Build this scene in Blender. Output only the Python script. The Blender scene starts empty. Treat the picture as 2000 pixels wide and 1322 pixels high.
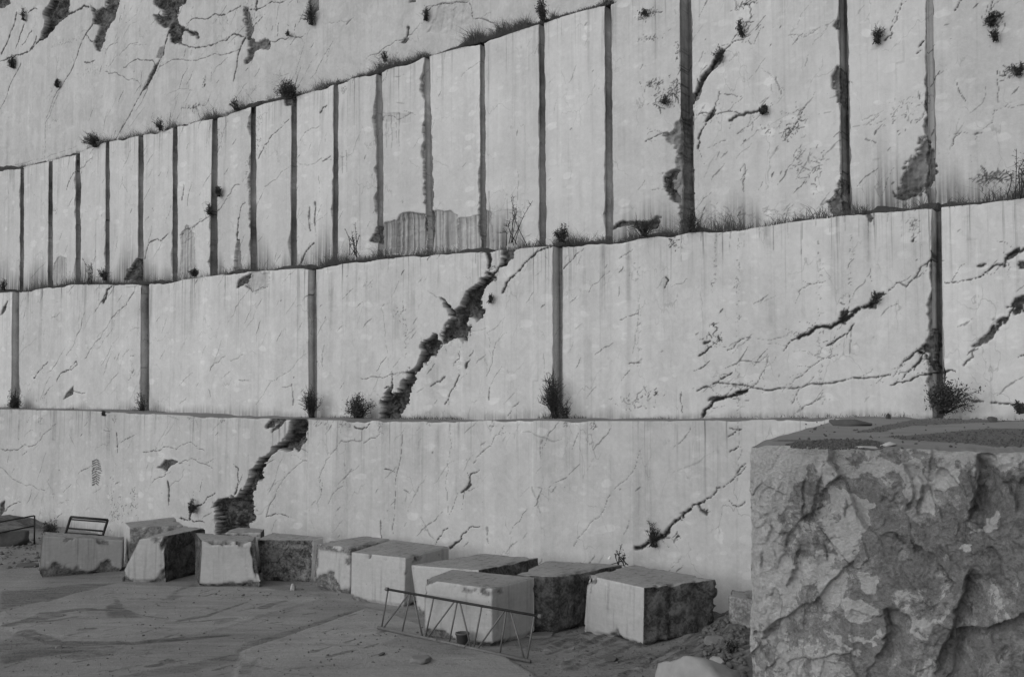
import bpy, math, random
import numpy as np
from mathutils import Vector, Matrix

# ------------------------------------------------------------------ camera
F_PX = 1944.0                       # focal length in pixels of the 2000 px wide photograph
EYE = np.array([0.0, 0.0, 5.7])
PITCH = math.atan((765 - 661) / F_PX)
scene = bpy.context.scene
COL = scene.collection
cam_data = bpy.data.cameras.new("camera")
cam_data.sensor_width = 36.0
cam_data.lens = F_PX * 36.0 / 2000.0
cam_data.clip_start = 0.1
cam_data.clip_end = 2000
cam = bpy.data.objects.new("camera", cam_data)
COL.objects.link(cam)
cam.location = EYE
cam.rotation_euler = (math.radians(90) + PITCH, 0, 0)
scene.camera = cam

# ------------------------------------------------------------------ light
SUN_EL, SUN_AZ = math.radians(15), math.radians(232)      # azimuth clockwise from +Y: behind the camera, to the left
world = bpy.data.worlds.new("World")
scene.world = world
world.use_nodes = True
wn = world.node_tree
sky = wn.nodes.new("ShaderNodeTexSky")
sky.sky_type = 'NISHITA'
sky.sun_disc = False
sky.sun_elevation = SUN_EL
sky.sun_rotation = SUN_AZ
sky.dust_density = 3.0
bw = wn.nodes.new("ShaderNodeRGBToBW")                      # the photograph is black and white
bg = wn.nodes["Background"]
wn.links.new(sky.outputs[0], bw.inputs[0])
wn.links.new(bw.outputs[0], bg.inputs[0])
bg.inputs[1].default_value = 0.06
sun_data = bpy.data.lights.new("sun", 'SUN')
sun_data.energy = 2.2
sun_data.angle = math.radians(120)
sun = bpy.data.objects.new("sun", sun_data)
COL.objects.link(sun)
sd = Vector((math.sin(SUN_AZ) * math.cos(SUN_EL), math.cos(SUN_AZ) * math.cos(SUN_EL), math.sin(SUN_EL)))
sun.rotation_euler = sd.to_track_quat('Z', 'Y').to_euler()
sun.location = sd * 60
scene.view_settings.view_transform = 'Standard'
scene.view_settings.look = 'None'
scene.view_settings.exposure = 0.0
scene.view_settings.gamma = 1.0

# ------------------------------------------------------------------ photograph pixel -> place
_F = np.array([0, math.cos(PITCH), math.sin(PITCH)])
_U = np.array([0, -math.sin(PITCH), math.cos(PITCH)])


def ray(x, y):
    return np.array([1.0, 0, 0]) * ((x - 1000) / F_PX) + _U * ((661 - y) / F_PX) + _F


def ground(x, y, z=0.0):
    d = ray(x, y)
    return EYE + d * ((z - EYE[2]) / d[2])


def at_depth(x, y, Y):
    d = ray(x, y)
    return EYE + d * (Y / d[1])


UX = np.array([0.8306, -0.5569])
UX = UX / np.linalg.norm(UX)
IN = np.array([-UX[1], UX[0]])          # into the rock
PW = np.array([-1000 / F_PX * 43.5, 43.5])
WALL_ROT = math.atan2(UX[1], UX[0])


def wall(x, y, off):
    """photo pixel -> (s, z) on the vertical quarry plane set back by off"""
    d = ray(x, y)
    t = (off + np.dot(PW - EYE[:2], IN)) / np.dot(d[:2], IN)
    p = EYE + d * t
    return np.dot(p[:2] - PW, UX), p[2]


def wall_xyz(s, z, off):
    p = PW + UX * s + IN * off
    return np.array([p[0], p[1], z])


# ------------------------------------------------------------------ noise
_tabs = {}


def vn(x, y, seed):
    t = _tabs.get(seed)
    if t is None:
        t = _tabs[seed] = np.random.RandomState(seed).rand(257, 257).astype(np.float32)
        t[256] = t[0]
        t[:, 256] = t[:, 0]
    xi = np.floor(x)
    yi = np.floor(y)
    fx = (x - xi)
    fy = (y - yi)
    fx = fx * fx * (3 - 2 * fx)
    fy = fy * fy * (3 - 2 * fy)
    a = xi.astype(np.int64) & 255
    b = yi.astype(np.int64) & 255
    return ((t[a, b] * (1 - fx) + t[a + 1, b] * fx) * (1 - fy) + (t[a, b + 1] * (1 - fx) + t[a + 1, b + 1] * fx) * fy) * 2 - 1


def fbm(x, y, scale, octs, seed, ridged=False):
    r = np.zeros(np.broadcast(x, y).shape)
    a, f, n = 1.0, scale, 0
    for i in range(octs):
        v = vn(x * f + 17.3 * i, y * f + 5.1 * i, seed + i)
        if ridged:
            v = 1 - 2 * np.abs(v)
        r += a * v
        n += a
        a *= 0.5
        f *= 2.03
    return r / n


def fbm3(p, scale, octs, seed):
    return (fbm(p[:, 0] + 31, p[:, 1], scale, octs, seed) + fbm(p[:, 1] + 11, p[:, 2], scale, octs, seed + 20)
            + fbm(p[:, 2] + 7, p[:, 0], scale, octs, seed + 40)) / 1.7


def sstep(a, b, x):
    t = np.clip((x - a) / (b - a), 0, 1)
    return t * t * (3 - 2 * t)


# ------------------------------------------------------------------ objects
def tag(o, label=None, cat=None, group=None, kind=None):
    if label:
        o["label"] = label
    if cat:
        o["category"] = cat
    if group:
        o["group"] = group
    if kind:
        o["kind"] = kind
    return o


def empty(name, loc, label, cat, group=None):
    o = bpy.data.objects.new(name, None)
    COL.objects.link(o)
    o.location = loc
    o.empty_display_size = 0.3
    return tag(o, label, cat, group)


def mesh_obj(name, verts, quads, mats, parent=None, mat_idx=None, attrs=None, smooth=False, loc=None, tris=None):
    """numpy arrays in; one linked mesh object out.  verts are relative to loc (or to the parent's origin)"""
    me = bpy.data.meshes.new(name)
    verts = np.asarray(verts, np.float32)
    me.vertices.add(len(verts))
    me.vertices.foreach_set("co", verts.ravel())
    loops, starts, n0 = [], [], 0
    if quads is not None and len(quads):
        q = np.asarray(quads, np.int32)
        loops.append(q.ravel())
        starts.append(np.arange(len(q), dtype=np.int32) * 4)
        n0 = len(q) * 4
    if tris is not None and len(tris):
        t = np.asarray(tris, np.int32)
        loops.append(t.ravel())
        starts.append(n0 + np.arange(len(t), dtype=np.int32) * 3)
    loops = np.concatenate(loops)
    starts = np.concatenate(starts)
    me.loops.add(len(loops))
    me.loops.foreach_set("vertex_index", loops)
    me.polygons.add(len(starts))
    me.polygons.foreach_set("loop_start", starts)
    if mat_idx is not None:
        me.polygons.foreach_set("material_index", np.asarray(mat_idx, np.int32))
    for m in (mats if isinstance(mats, (list, tuple)) else [mats]):
        me.materials.append(m)
    for k, v in (attrs or {}).items():
        a = me.attributes.new(k, 'FLOAT', 'POINT')
        a.data.foreach_set("value", np.asarray(v, np.float32).ravel())
    me.update(calc_edges=True)
    me.validate()
    if smooth:
        me.polygons.foreach_set("use_smooth", np.ones(len(starts), bool))
    o = bpy.data.objects.new(name, me)
    COL.objects.link(o)
    if parent:
        o.parent = parent
    if loc is not None:
        o.location = loc
    return o


def grid_quads(n, m):
    i = np.arange(n * m, dtype=np.int32).reshape(n, m)
    return np.stack([i[:-1, :-1], i[:-1, 1:], i[1:, 1:], i[1:, :-1]], -1).reshape(-1, 4)


class MB:
    """collects simple shapes into one mesh"""

    def __init__(self):
        self.v, self.q, self.t, self.n = [], [], [], 0

    def add(self, v, q=None, t=None):
        v = np.asarray(v, float)
        if q is not None and len(q):
            self.q.append(np.asarray(q, np.int32) + self.n)
        if t is not None and len(t):
            self.t.append(np.asarray(t, np.int32) + self.n)
        self.v.append(v)
        self.n += len(v)

    def tube(self, p, q, r, n=8, r2=None):
        p, q = np.asarray(p, float), np.asarray(q, float)
        r2 = r if r2 is None else r2
        d = q - p
        d = d / (np.linalg.norm(d) + 1e-9)
        a = np.cross(d, [0.3, 0.2, 0.93] if abs(d[2]) < 0.9 else [1, 0, 0])
        a /= np.linalg.norm(a)
        b = np.cross(d, a)
        an = np.arange(n) / n * 2 * math.pi
        ring = np.outer(np.cos(an), a) + np.outer(np.sin(an), b)
        v = np.concatenate([p + ring * r, q + ring * r2, [p], [q]])
        i = np.arange(n)
        j = (i + 1) % n
        self.add(v, np.stack([i, j, j + n, i + n], 1),
                 np.concatenate([np.stack([j, i, np.full(n, 2 * n)], 1), np.stack([i + n, j + n, np.full(n, 2 * n + 1)], 1)]))

    def path(self, pts, r0, r1, n=3):
        m = len(pts)
        for i in range(m - 1):
            a = r0 + (r1 - r0) * i / (m - 1)
            b = r0 + (r1 - r0) * (i + 1) / (m - 1)
            self.tube(pts[i], pts[i + 1], a, n, b)

    def build(self, name, mat, parent=None, smooth=False, loc=None):
        v = np.concatenate(self.v)
        q = np.concatenate(self.q) if self.q else None
        t = np.concatenate(self.t) if self.t else None
        return mesh_obj(name, v, q, mat, parent, smooth=smooth, loc=loc, tris=t)


# ------------------------------------------------------------------ materials
class NT:
    def __init__(self, name):
        self.m = bpy.data.materials.new(name)
        self.m.use_nodes = True
        self.t = self.m.node_tree
        self.b = self.t.nodes["Principled BSDF"]
        self.b.inputs["Specular IOR Level"].default_value = 0.25
        self.obj = self.t.nodes.new("ShaderNodeTexCoord").outputs["Object"]

    def n(self, typ, **props):
        n = self.t.nodes.new(typ)
        for k, v in props.items():
            setattr(n, k, v)
        return n

    def put(self, sock, v):
        if isinstance(v, (int, float, tuple)):
            sock.default_value = v
        else:
            self.t.links.new(v, sock)

    def math(self, op, a, b=0.0, c=0.0, clamp=False):
        n = self.n("ShaderNodeMath", operation=op, use_clamp=clamp)
        for i, v in enumerate((a, b, c)):
            self.put(n.inputs[i], v)
        return n.outputs[0]

    def add(self, a, b): return self.math('ADD', a, b)
    def mul(self, a, b): return self.math('MULTIPLY', a, b)
    def sub(self, a, b): return self.math('SUBTRACT', a, b)

    def mix(self, f, a, b):
        n = self.n("ShaderNodeMix", data_type='FLOAT')
        n.clamp_factor = True
        self.put(n.inputs[0], f)
        self.put(n.inputs[2], a)
        self.put(n.inputs[3], b)
        return n.outputs[0]

    def rng(self, v, a, b, c=0.0, d=1.0):
        n = self.n("ShaderNodeMapRange", interpolation_type='SMOOTHSTEP')
        self.put(n.inputs[0], v)
        for i, k in enumerate((a, b, c, d)):
            n.inputs[i + 1].default_value = k
        return n.outputs[0]

    def map(self, scale, vec=None, loc=(0, 0, 0), rot=(0, 0, 0)):
        n = self.n("ShaderNodeMapping")
        self.put(n.inputs[0], vec or self.obj)
        n.inputs[1].default_value = loc
        n.inputs[2].default_value = rot
        n.inputs[3].default_value = scale
        return n.outputs[0]

    def noise(self, scale, detail=5, rough=0.55, vec=None, dist=0.0):
        n = self.n("ShaderNodeTexNoise")
        self.put(n.inputs["Vector"], vec or self.obj)
        n.inputs["Scale"].default_value = scale
        n.inputs["Detail"].default_value = detail
        n.inputs["Roughness"].default_value = rough
        n.inputs["Distortion"].default_value = dist
        return n.outputs[0]

    def voro(self, scale, vec=None, feature='F1', out="Distance"):
        n = self.n("ShaderNodeTexVoronoi", feature=feature)
        self.put(n.inputs["Vector"], vec or self.obj)
        n.inputs["Scale"].default_value = scale
        return n.outputs[out]

    def warp(self, vec, scale, amount):
        nz = self.n("ShaderNodeTexNoise")
        self.put(nz.inputs["Vector"], vec)
        nz.inputs["Scale"].default_value = scale
        nz.inputs["Detail"].default_value = 3
        s = self.n("ShaderNodeVectorMath", operation='SUBTRACT')
        self.put(s.inputs[0], nz.outputs["Color"])
        s.inputs[1].default_value = (0.5, 0.5, 0.5)
        m = self.n("ShaderNodeVectorMath", operation='SCALE')
        self.put(m.inputs[0], s.outputs[0])
        m.inputs["Scale"].default_value = amount
        a = self.n("ShaderNodeVectorMath", operation='ADD')
        self.put(a.inputs[0], vec)
        self.put(a.inputs[1], m.outputs[0])
        return a.outputs[0]

    def attr(self, name):
        return self.n("ShaderNodeAttribute", attribute_name=name).outputs["Fac"]

    def out(self, val, rough=0.85, bump=None, strength=0.4, dist=0.02):
        self.put(self.b.inputs["Base Color"], val)
        self.put(self.b.inputs["Roughness"], rough)
        if bump is not None:
            bn = self.n("ShaderNodeBump")
            bn.inputs["Strength"].default_value = strength
            bn.inputs["Distance"].default_value = dist
            self.put(bn.inputs["Height"], bump)
            self.put(self.b.inputs["Normal"], bn.outputs[0])
        return self.m


def broken_value(k, lo=0.05, hi=0.17, s=1.0):
    a = k.noise(2.2 * s, 8, 0.65, dist=0.6)
    b = k.noise(11 * s, 5, 0.6)
    v = k.rng(k.add(k.mul(a, 0.6), k.mul(b, 0.4)), 0.38, 0.64, lo * 0.8, hi * 1.15)
    return v, k.add(a, k.mul(b, 0.5))


def mat_sawn_wall(name, base=0.47, streak=1.0, scuff=0.0, pebbles=1.0):
    """sawn marble face; object axes are along the wall, into the rock, up"""
    k = NT(name)
    clouds = k.noise(0.35, 6, 0.6)
    w = k.warp(k.map((1.0, 1.0, 1.9)), 1.3, 0.5)
    wob = k.noise(4.5, 4, 0.6)
    # pale clasts in two sizes
    peb = 0.0
    for sc, lim, r0, amt in ((1.5, 0.66, 0.38, 0.075 * pebbles), (3.0, 0.62, 0.36, 0.045 * pebbles), (6.5, 0.72, 0.34, 0.03 * pebbles)):
        v = k.n("ShaderNodeTexVoronoi", feature='F1')
        k.put(v.inputs["Vector"], w)
        v.inputs["Scale"].default_value = sc
        sel = k.n("ShaderNodeSeparateColor")
        k.put(sel.inputs[0], v.outputs["Color"])
        on = k.rng(sel.outputs[0], lim, lim + 0.2)
        spot = k.rng(k.add(v.outputs["Distance"], k.mul(k.sub(wob, 0.5), 0.34)), r0, r0 - 0.10)
        peb = k.add(peb, k.mul(k.mul(on, spot), amt))
    # where the clasts are dense
    peb = k.mul(peb, k.rng(k.noise(0.5, 3), 0.36, 0.6, 0.35, 1.2))
    fine = k.noise(9, 7, 0.7)
    grain = k.noise(45, 3, 0.6)
    # rain streaks
    st1 = k.noise(1.0, 4, 0.6, k.map((2.6, 0.6, 0.10)))
    st2 = k.noise(1.0, 4, 0.65, k.map((9.0, 1.0, 0.16), loc=(3, 0, 0)))
    st3 = k.noise(1.0, 3, 0.6, k.map((1.1, 0.6, 0.06), loc=(7, 0, 0)))
    top = k.attr("top")
    fall = k.rng(top, 0.0, 3.2, 1.0, 0.35)
    dark = k.add(k.mul(k.mul(k.rng(st1, 0.50, 0.72), k.rng(k.noise(0.6, 4, 0.6), 0.38, 0.58)), 0.16), k.mul(k.rng(st2, 0.53, 0.74), 0.13))
    drip = k.mul(k.mul(k.rng(st2, 0.56, 0.74), k.rng(top, 0.05, 1.3, 1.0, 0.0)), 0.22)
    dark = k.mul(k.add(k.mul(dark, fall), drip), streak)
    light = k.mul(k.rng(st3, 0.46, 0.66), 0.045)
    v = k.add(base, k.add(k.mul(k.sub(clouds, 0.5), 0.20), k.mul(k.sub(k.noise(1.6, 8, 0.7, dist=0.6), 0.5), 0.17)))
    v = k.add(v, k.mul(k.sub(fine, 0.5), 0.17))
    v = k.add(v, k.mul(k.sub(grain, 0.5), 0.12))
    v = k.add(k.add(v, peb), light)
    v = k.sub(v, dark)
    if scuff:
        sc = k.noise(1.0, 6, 0.7, k.map((1.3, 1, 0.9), rot=(0, 0.5, 0)), dist=1.2)
        v = k.add(v, k.mul(k.sub(k.rng(sc, 0.46, 0.54), 0.5), scuff))
    # hairline veins
    ve = k.voro(0.55, k.warp(k.map((1.5, 1, 0.8), rot=(0, 0.6, 0)), 1.6, 0.9), 'DISTANCE_TO_EDGE')
    vein = k.mul(k.rng(ve, 0.010, 0.0), k.rng(k.noise(0.7, 3), 0.47, 0.62))
    v = k.sub(v, k.mul(vein, 0.17))
    # pin holes and specks
    sp = k.voro(6.0, k.warp(k.obj, 5, 0.2))
    v = k.sub(v, k.mul(k.mul(k.rng(sp, 0.09, 0.03), k.rng(k.noise(0.9, 3), 0.52, 0.62)), 0.25))
    v = k.add(v, k.mul(k.attr("tone"), 1.0))
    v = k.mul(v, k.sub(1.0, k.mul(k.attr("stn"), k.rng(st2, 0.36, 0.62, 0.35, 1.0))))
    bv, bh = broken_value(k, 0.028, 0.13)
    brk = k.attr("brk")
    v = k.mix(brk, v, bv)
    v = k.mix(k.attr("crk"), v, 0.018)
    h = k.add(k.mul(k.noise(26, 4, 0.6), 0.35), k.mul(fine, 0.4))
    h = k.add(h, k.mul(k.mul(brk, bh), 3.0))
    return k.out(v, 0.8, h, 0.35, 0.02)


def mat_sawn_block(name, base):
    k = NT(name)
    a = k.noise(1.4, 7, 0.6)
    b = k.noise(10, 6, 0.65)
    g = k.noise(60, 3)
    v = k.add(base, k.add(k.mul(k.sub(a, 0.5), 0.16), k.add(k.mul(k.sub(b, 0.5), 0.18), k.mul(k.sub(g, 0.5), 0.12))))
    vo = k.voro(5, k.warp(k.map((1, 1, 1.4)), 3, 0.3))
    v = k.add(v, k.mul(k.rng(vo, 0.3, 0.15), k.mul(k.rng(k.noise(1.1, 2), 0.5, 0.65), 0.06)))
    st = k.noise(1.0, 4, 0.6, k.map((7, 7, 0.4)))
    v = k.sub(v, k.mul(k.rng(st, 0.50, 0.72), 0.12))
    sw = k.noise(1.0, 5, 0.7, k.map((1.2, 1.2, 16), rot=(0.12, 0.2, 0)))
    v = k.add(v, k.mul(k.sub(sw, 0.5), 0.09))
    sp = k.voro(9, k.warp(k.obj, 5, 0.15))
    v = k.sub(v, k.mul(k.mul(k.rng(sp, 0.13, 0.05), k.rng(k.noise(1.3, 3), 0.5, 0.6)), 0.22))
    bv, bh = broken_value(k, 0.10, 0.24, 1.6)
    v = k.mix(k.attr("brk"), v, bv)
    return k.out(v, 0.85, k.add(k.mul(b, 0.6), k.mul(k.attr("brk"), bh)), 0.35, 0.02)


def mat_broken_block(name, lo, hi):
    k = NT(name)
    v, h = broken_value(k, lo, hi, 1.5)
    pale = k.rng(k.noise(2.0, 8, 0.7, dist=1.0), 0.60, 0.70)
    v = k.add(v, k.mul(pale, 0.10))
    return k.out(v, 0.92, h, 0.9, 0.05)


def mat_spur_face():
    k = NT("spur_broken_marble")
    w = k.warp(k.map((1.0, 1.0, 0.85)), 1.6, 0.45)
    a = k.noise(1.3, 12, 0.66, w, dist=0.5)
    a2 = k.noise(3.0, 12, 0.68, w, dist=0.8)
    b = k.noise(7, 9, 0.72, dist=0.5)
    c = k.noise(30, 6, 0.72)
    d = k.noise(90, 4, 0.7)
    # weathered skin
    v = k.add(0.225, k.add(k.mul(k.sub(b, 0.5), 0.32), k.add(k.mul(k.sub(c, 0.5), 0.38), k.mul(k.sub(d, 0.5), 0.16))))
    v = k.add(v, k.mul(k.sub(k.noise(0.9, 5), 0.5), 0.16))
    v = k.sub(v, k.mul(k.rng(a2, 0.54, 0.60), 0.06))
    # fresh pale breaks
    f = k.add(k.attr("pale"), k.add(k.mul(k.sub(a, 0.5), 1.4), k.mul(k.sub(a2, 0.5), 1.0)))
    f = k.add(f, k.mul(k.sub(b, 0.5), 0.35))
    pv = k.add(0.50, k.add(k.mul(k.sub(b, 0.5), 0.45), k.add(k.mul(k.sub(c, 0.5), 0.46), k.add(k.mul(k.sub(d, 0.5), 0.16), k.mul(k.sub(a2, 0.5), 0.30)))))
    v = k.mix(k.rng(f, 0.04, 0.07, 0.0, 0.30), v, pv)
    v = k.mix(k.rng(f, 0.155, 0.185), v, pv)
    # fine dark cracks
    ve = k.voro(1.7, k.warp(k.map((1.5, 1, 0.8)), 3, 0.55), 'DISTANCE_TO_EDGE')
    v = k.mul(v, k.sub(1.0, k.mul(k.mul(k.rng(ve, 0.016, 0.002), k.rng(k.noise(1.7, 3), 0.56, 0.66)), 0.4)))
    v = k.mix(k.attr("crk"), v, 0.045)
    v = k.math('MAXIMUM', v, 0.03)
    h = k.add(k.mul(b, 0.9), k.add(k.mul(c, 0.5), k.mul(a2, 1.0)))
    return k.out(v, 0.9, h, 1.0, 0.08)


def mat_ground():
    k = NT("quarry_floor")
    rot = (0, 0, -WALL_ROT + 0.18)
    a = k.noise(0.35, 6, 0.6)
    b = k.noise(1.0, 7, 0.65, k.map((0.35, 2.6, 1), rot=rot))
    c = k.noise(14, 6, 0.7)
    v = k.add(0.250, k.add(k.mul(k.sub(a, 0.5), 0.22), k.add(k.mul(k.sub(b, 0.5), 0.20), k.mul(k.sub(c, 0.5), 0.16))))
    v = k.add(v, k.mul(k.sub(k.noise(50, 4, 0.7), 0.5), 0.10))
    sm = k.noise(1.0, 8, 0.7, k.map((0.9, 5.5, 1), rot=rot, loc=(4, 2, 0)))
    v = k.sub(v, k.mul(k.mul(k.rng(sm, 0.56, 0.68), k.rng(a, 0.42, 0.58)), 0.07))
    pb = k.voro(9, k.warp(k.obj, 6, 0.1))
    v = k.sub(v, k.mul(k.mul(k.rng(pb, 0.20, 0.10), k.rng(k.noise(0.8, 4), 0.45, 0.60)), 0.09))
    fl = k.voro(2.6, k.warp(k.map((1.0, 3.2, 1), rot=rot), 2.5, 0.5))
    v = k.sub(v, k.mul(k.mul(k.rng(fl, 0.20, 0.08), k.rng(k.noise(0.5, 4), 0.44, 0.6)), 0.10))
    ck = k.voro(0.42, k.warp(k.map((0.5, 1.4, 1), rot=rot), 1.2, 0.8), 'DISTANCE_TO_EDGE')
    v = k.sub(v, k.mul(k.mul(k.rng(ck, 0.008, 0.001), k.rng(k.noise(0.9, 3), 0.46, 0.58)), 0.10))
    dk = k.add(k.attr("dk"), k.mul(k.mul(k.sub(k.add(k.mul(c, 0.6), k.mul(b, 0.4)), 0.5), 2.6), k.rng(k.attr("dk"), 0.0, 0.3)))
    br = k.noise(1.0, 9, 0.72, k.map((1.2, 5.0, 1), rot=rot, loc=(9, 3, 0)))
    v = k.mul(v, k.sub(1.0, k.mul(k.mul(k.rng(dk, 0.15, 0.8), k.rng(br, 0.38, 0.60, 0.35, 1.0)), 0.66)))
    v = k.add(v, k.mul(k.attr("lt"), 0.09))
    h = k.add(k.mul(c, 0.8), k.mul(b, 1.2))
    return k.out(v, 0.95, h, 0.9, 0.05)


def mat_plain(name, val, var=0.3, scale=6, rough=0.9, metal=0.0, bump=0.3):
    k = NT(name)
    a = k.noise(scale, 6, 0.65)
    v = k.mul(val, k.add(1.0, k.mul(k.sub(a, 0.5), 2 * var)))
    k.b.inputs["Metallic"].default_value = metal
    return k.out(v, rough, a, bump, 0.02)


def mat_spur_top():
    k = NT("spur_dusty_top")
    a = k.noise(1.2, 7, 0.6)
    b = k.noise(1.0, 7, 0.7, k.map((0.8, 6, 1)))
    c = k.noise(30, 4, 0.7)
    v = k.add(0.25, k.add(k.mul(k.sub(a, 0.5), 0.14), k.add(k.mul(k.sub(b, 0.5), 0.14), k.mul(k.sub(c, 0.5), 0.08))))
    g = k.attr("gravel")
    gv = k.add(0.07, k.mul(k.rng(k.voro(26, k.warp(k.obj, 9, 0.1)), 0.1, 0.6), 0.10))
    v = k.mix(k.rng(k.add(g, k.mul(k.sub(a, 0.5), 0.5)), 0.3, 0.6), v, gv)
    return k.out(v, 0.95, k.add(c, k.mul(k.mul(g, k.voro(26)), 2.0)), 0.6, 0.03)


M_B1 = mat_sawn_wall("sawn_marble_low", 0.51, 0.9, 0.025)
M_B2 = mat_sawn_wall("sawn_marble_middle", 0.55, 1.5, 0.03)
M_B3 = mat_sawn_wall("sawn_marble_high", 0.54, 1.25, 0.02)
M_B4 = mat_sawn_wall("sawn_marble_top", 0.51, 1.3, 0.04, 0.45)
M_SOIL = mat_plain("ledge_soil", 0.055, 0.5, 8, 0.95, bump=0.8)
M_DUST = mat_plain("ledge_dust", 0.20, 0.4, 5, 0.95, bump=0.5)
M_BLOCK = mat_sawn_block("sawn_block", 0.43)
M_BLOCK_TOP = mat_sawn_block("darker_block_top", 0.27)
M_BROKEN = mat_broken_block("broken_block_side", 0.04, 0.13)
M_BROKEN_PALE = mat_broken_block("broken_pale_side", 0.16, 0.34)
M_BROKEN_MIX = mat_broken_block("broken_mixed_side", 0.045, 0.24)
M_SPUR = mat_spur_face()
M_SPUR_TOP = mat_spur_top()
M_GROUND = mat_ground()
M_STONE_D = mat_plain("dark_stone", 0.09, 0.4, 7)
M_STONE_M = mat_plain("grey_stone", 0.19, 0.35, 7)
M_STONE_G = mat_plain("gravel_stone", 0.13, 0.5, 3)
M_STONE_P = mat_plain("boulder_stone", 0.30, 0.35, 3)
M_STONE_L = mat_plain("pale_stone", 0.42, 0.25, 6)
M_STEEL = mat_plain("weathered_steel", 0.16, 0.45, 14, 0.6, 0.3)
M_STEEL_D = mat_plain("dark_steel", 0.035, 0.4, 14, 0.6, 0.3)
M_LEAF = mat_plain("dark_leaves", 0.06, 0.8, 14, 0.8, bump=0.0)
M_STEM = mat_plain("dry_stems", 0.05, 0.4, 9, 0.85, bump=0.0)
M_GRASS = mat_plain("dry_grass", 0.075, 0.8, 3, 0.85, bump=0.0)
M_PLASTIC = mat_plain("bucket_plastic", 0.10, 0.2, 9, 0.5)
M_FLOWER = mat_plain("white_blossom", 0.75, 0.1, 9, 0.8)

# ------------------------------------------------------------------ the sawn benches


def frac(pts, rough, rng, it=3):
    p = [np.array(q, float) for q in pts]
    for _ in range(it):
        q = [p[0]]
        for a, b in zip(p[:-1], p[1:]):
            d = b - a
            L = np.linalg.norm(d)
            nrm = np.array([-d[1], d[0]]) / (L + 1e-9)
            q.append((a + b) / 2 + nrm * rng.randn() * L * rough)
            q.append(b)
        p = q
    return p


GE = [-0.12, -0.105, -0.09, -0.076, -0.063, -0.05, -0.038, -0.027, -0.016, -0.006, -0.002, 0.004]     # extra columns at the lip of a groove


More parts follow.
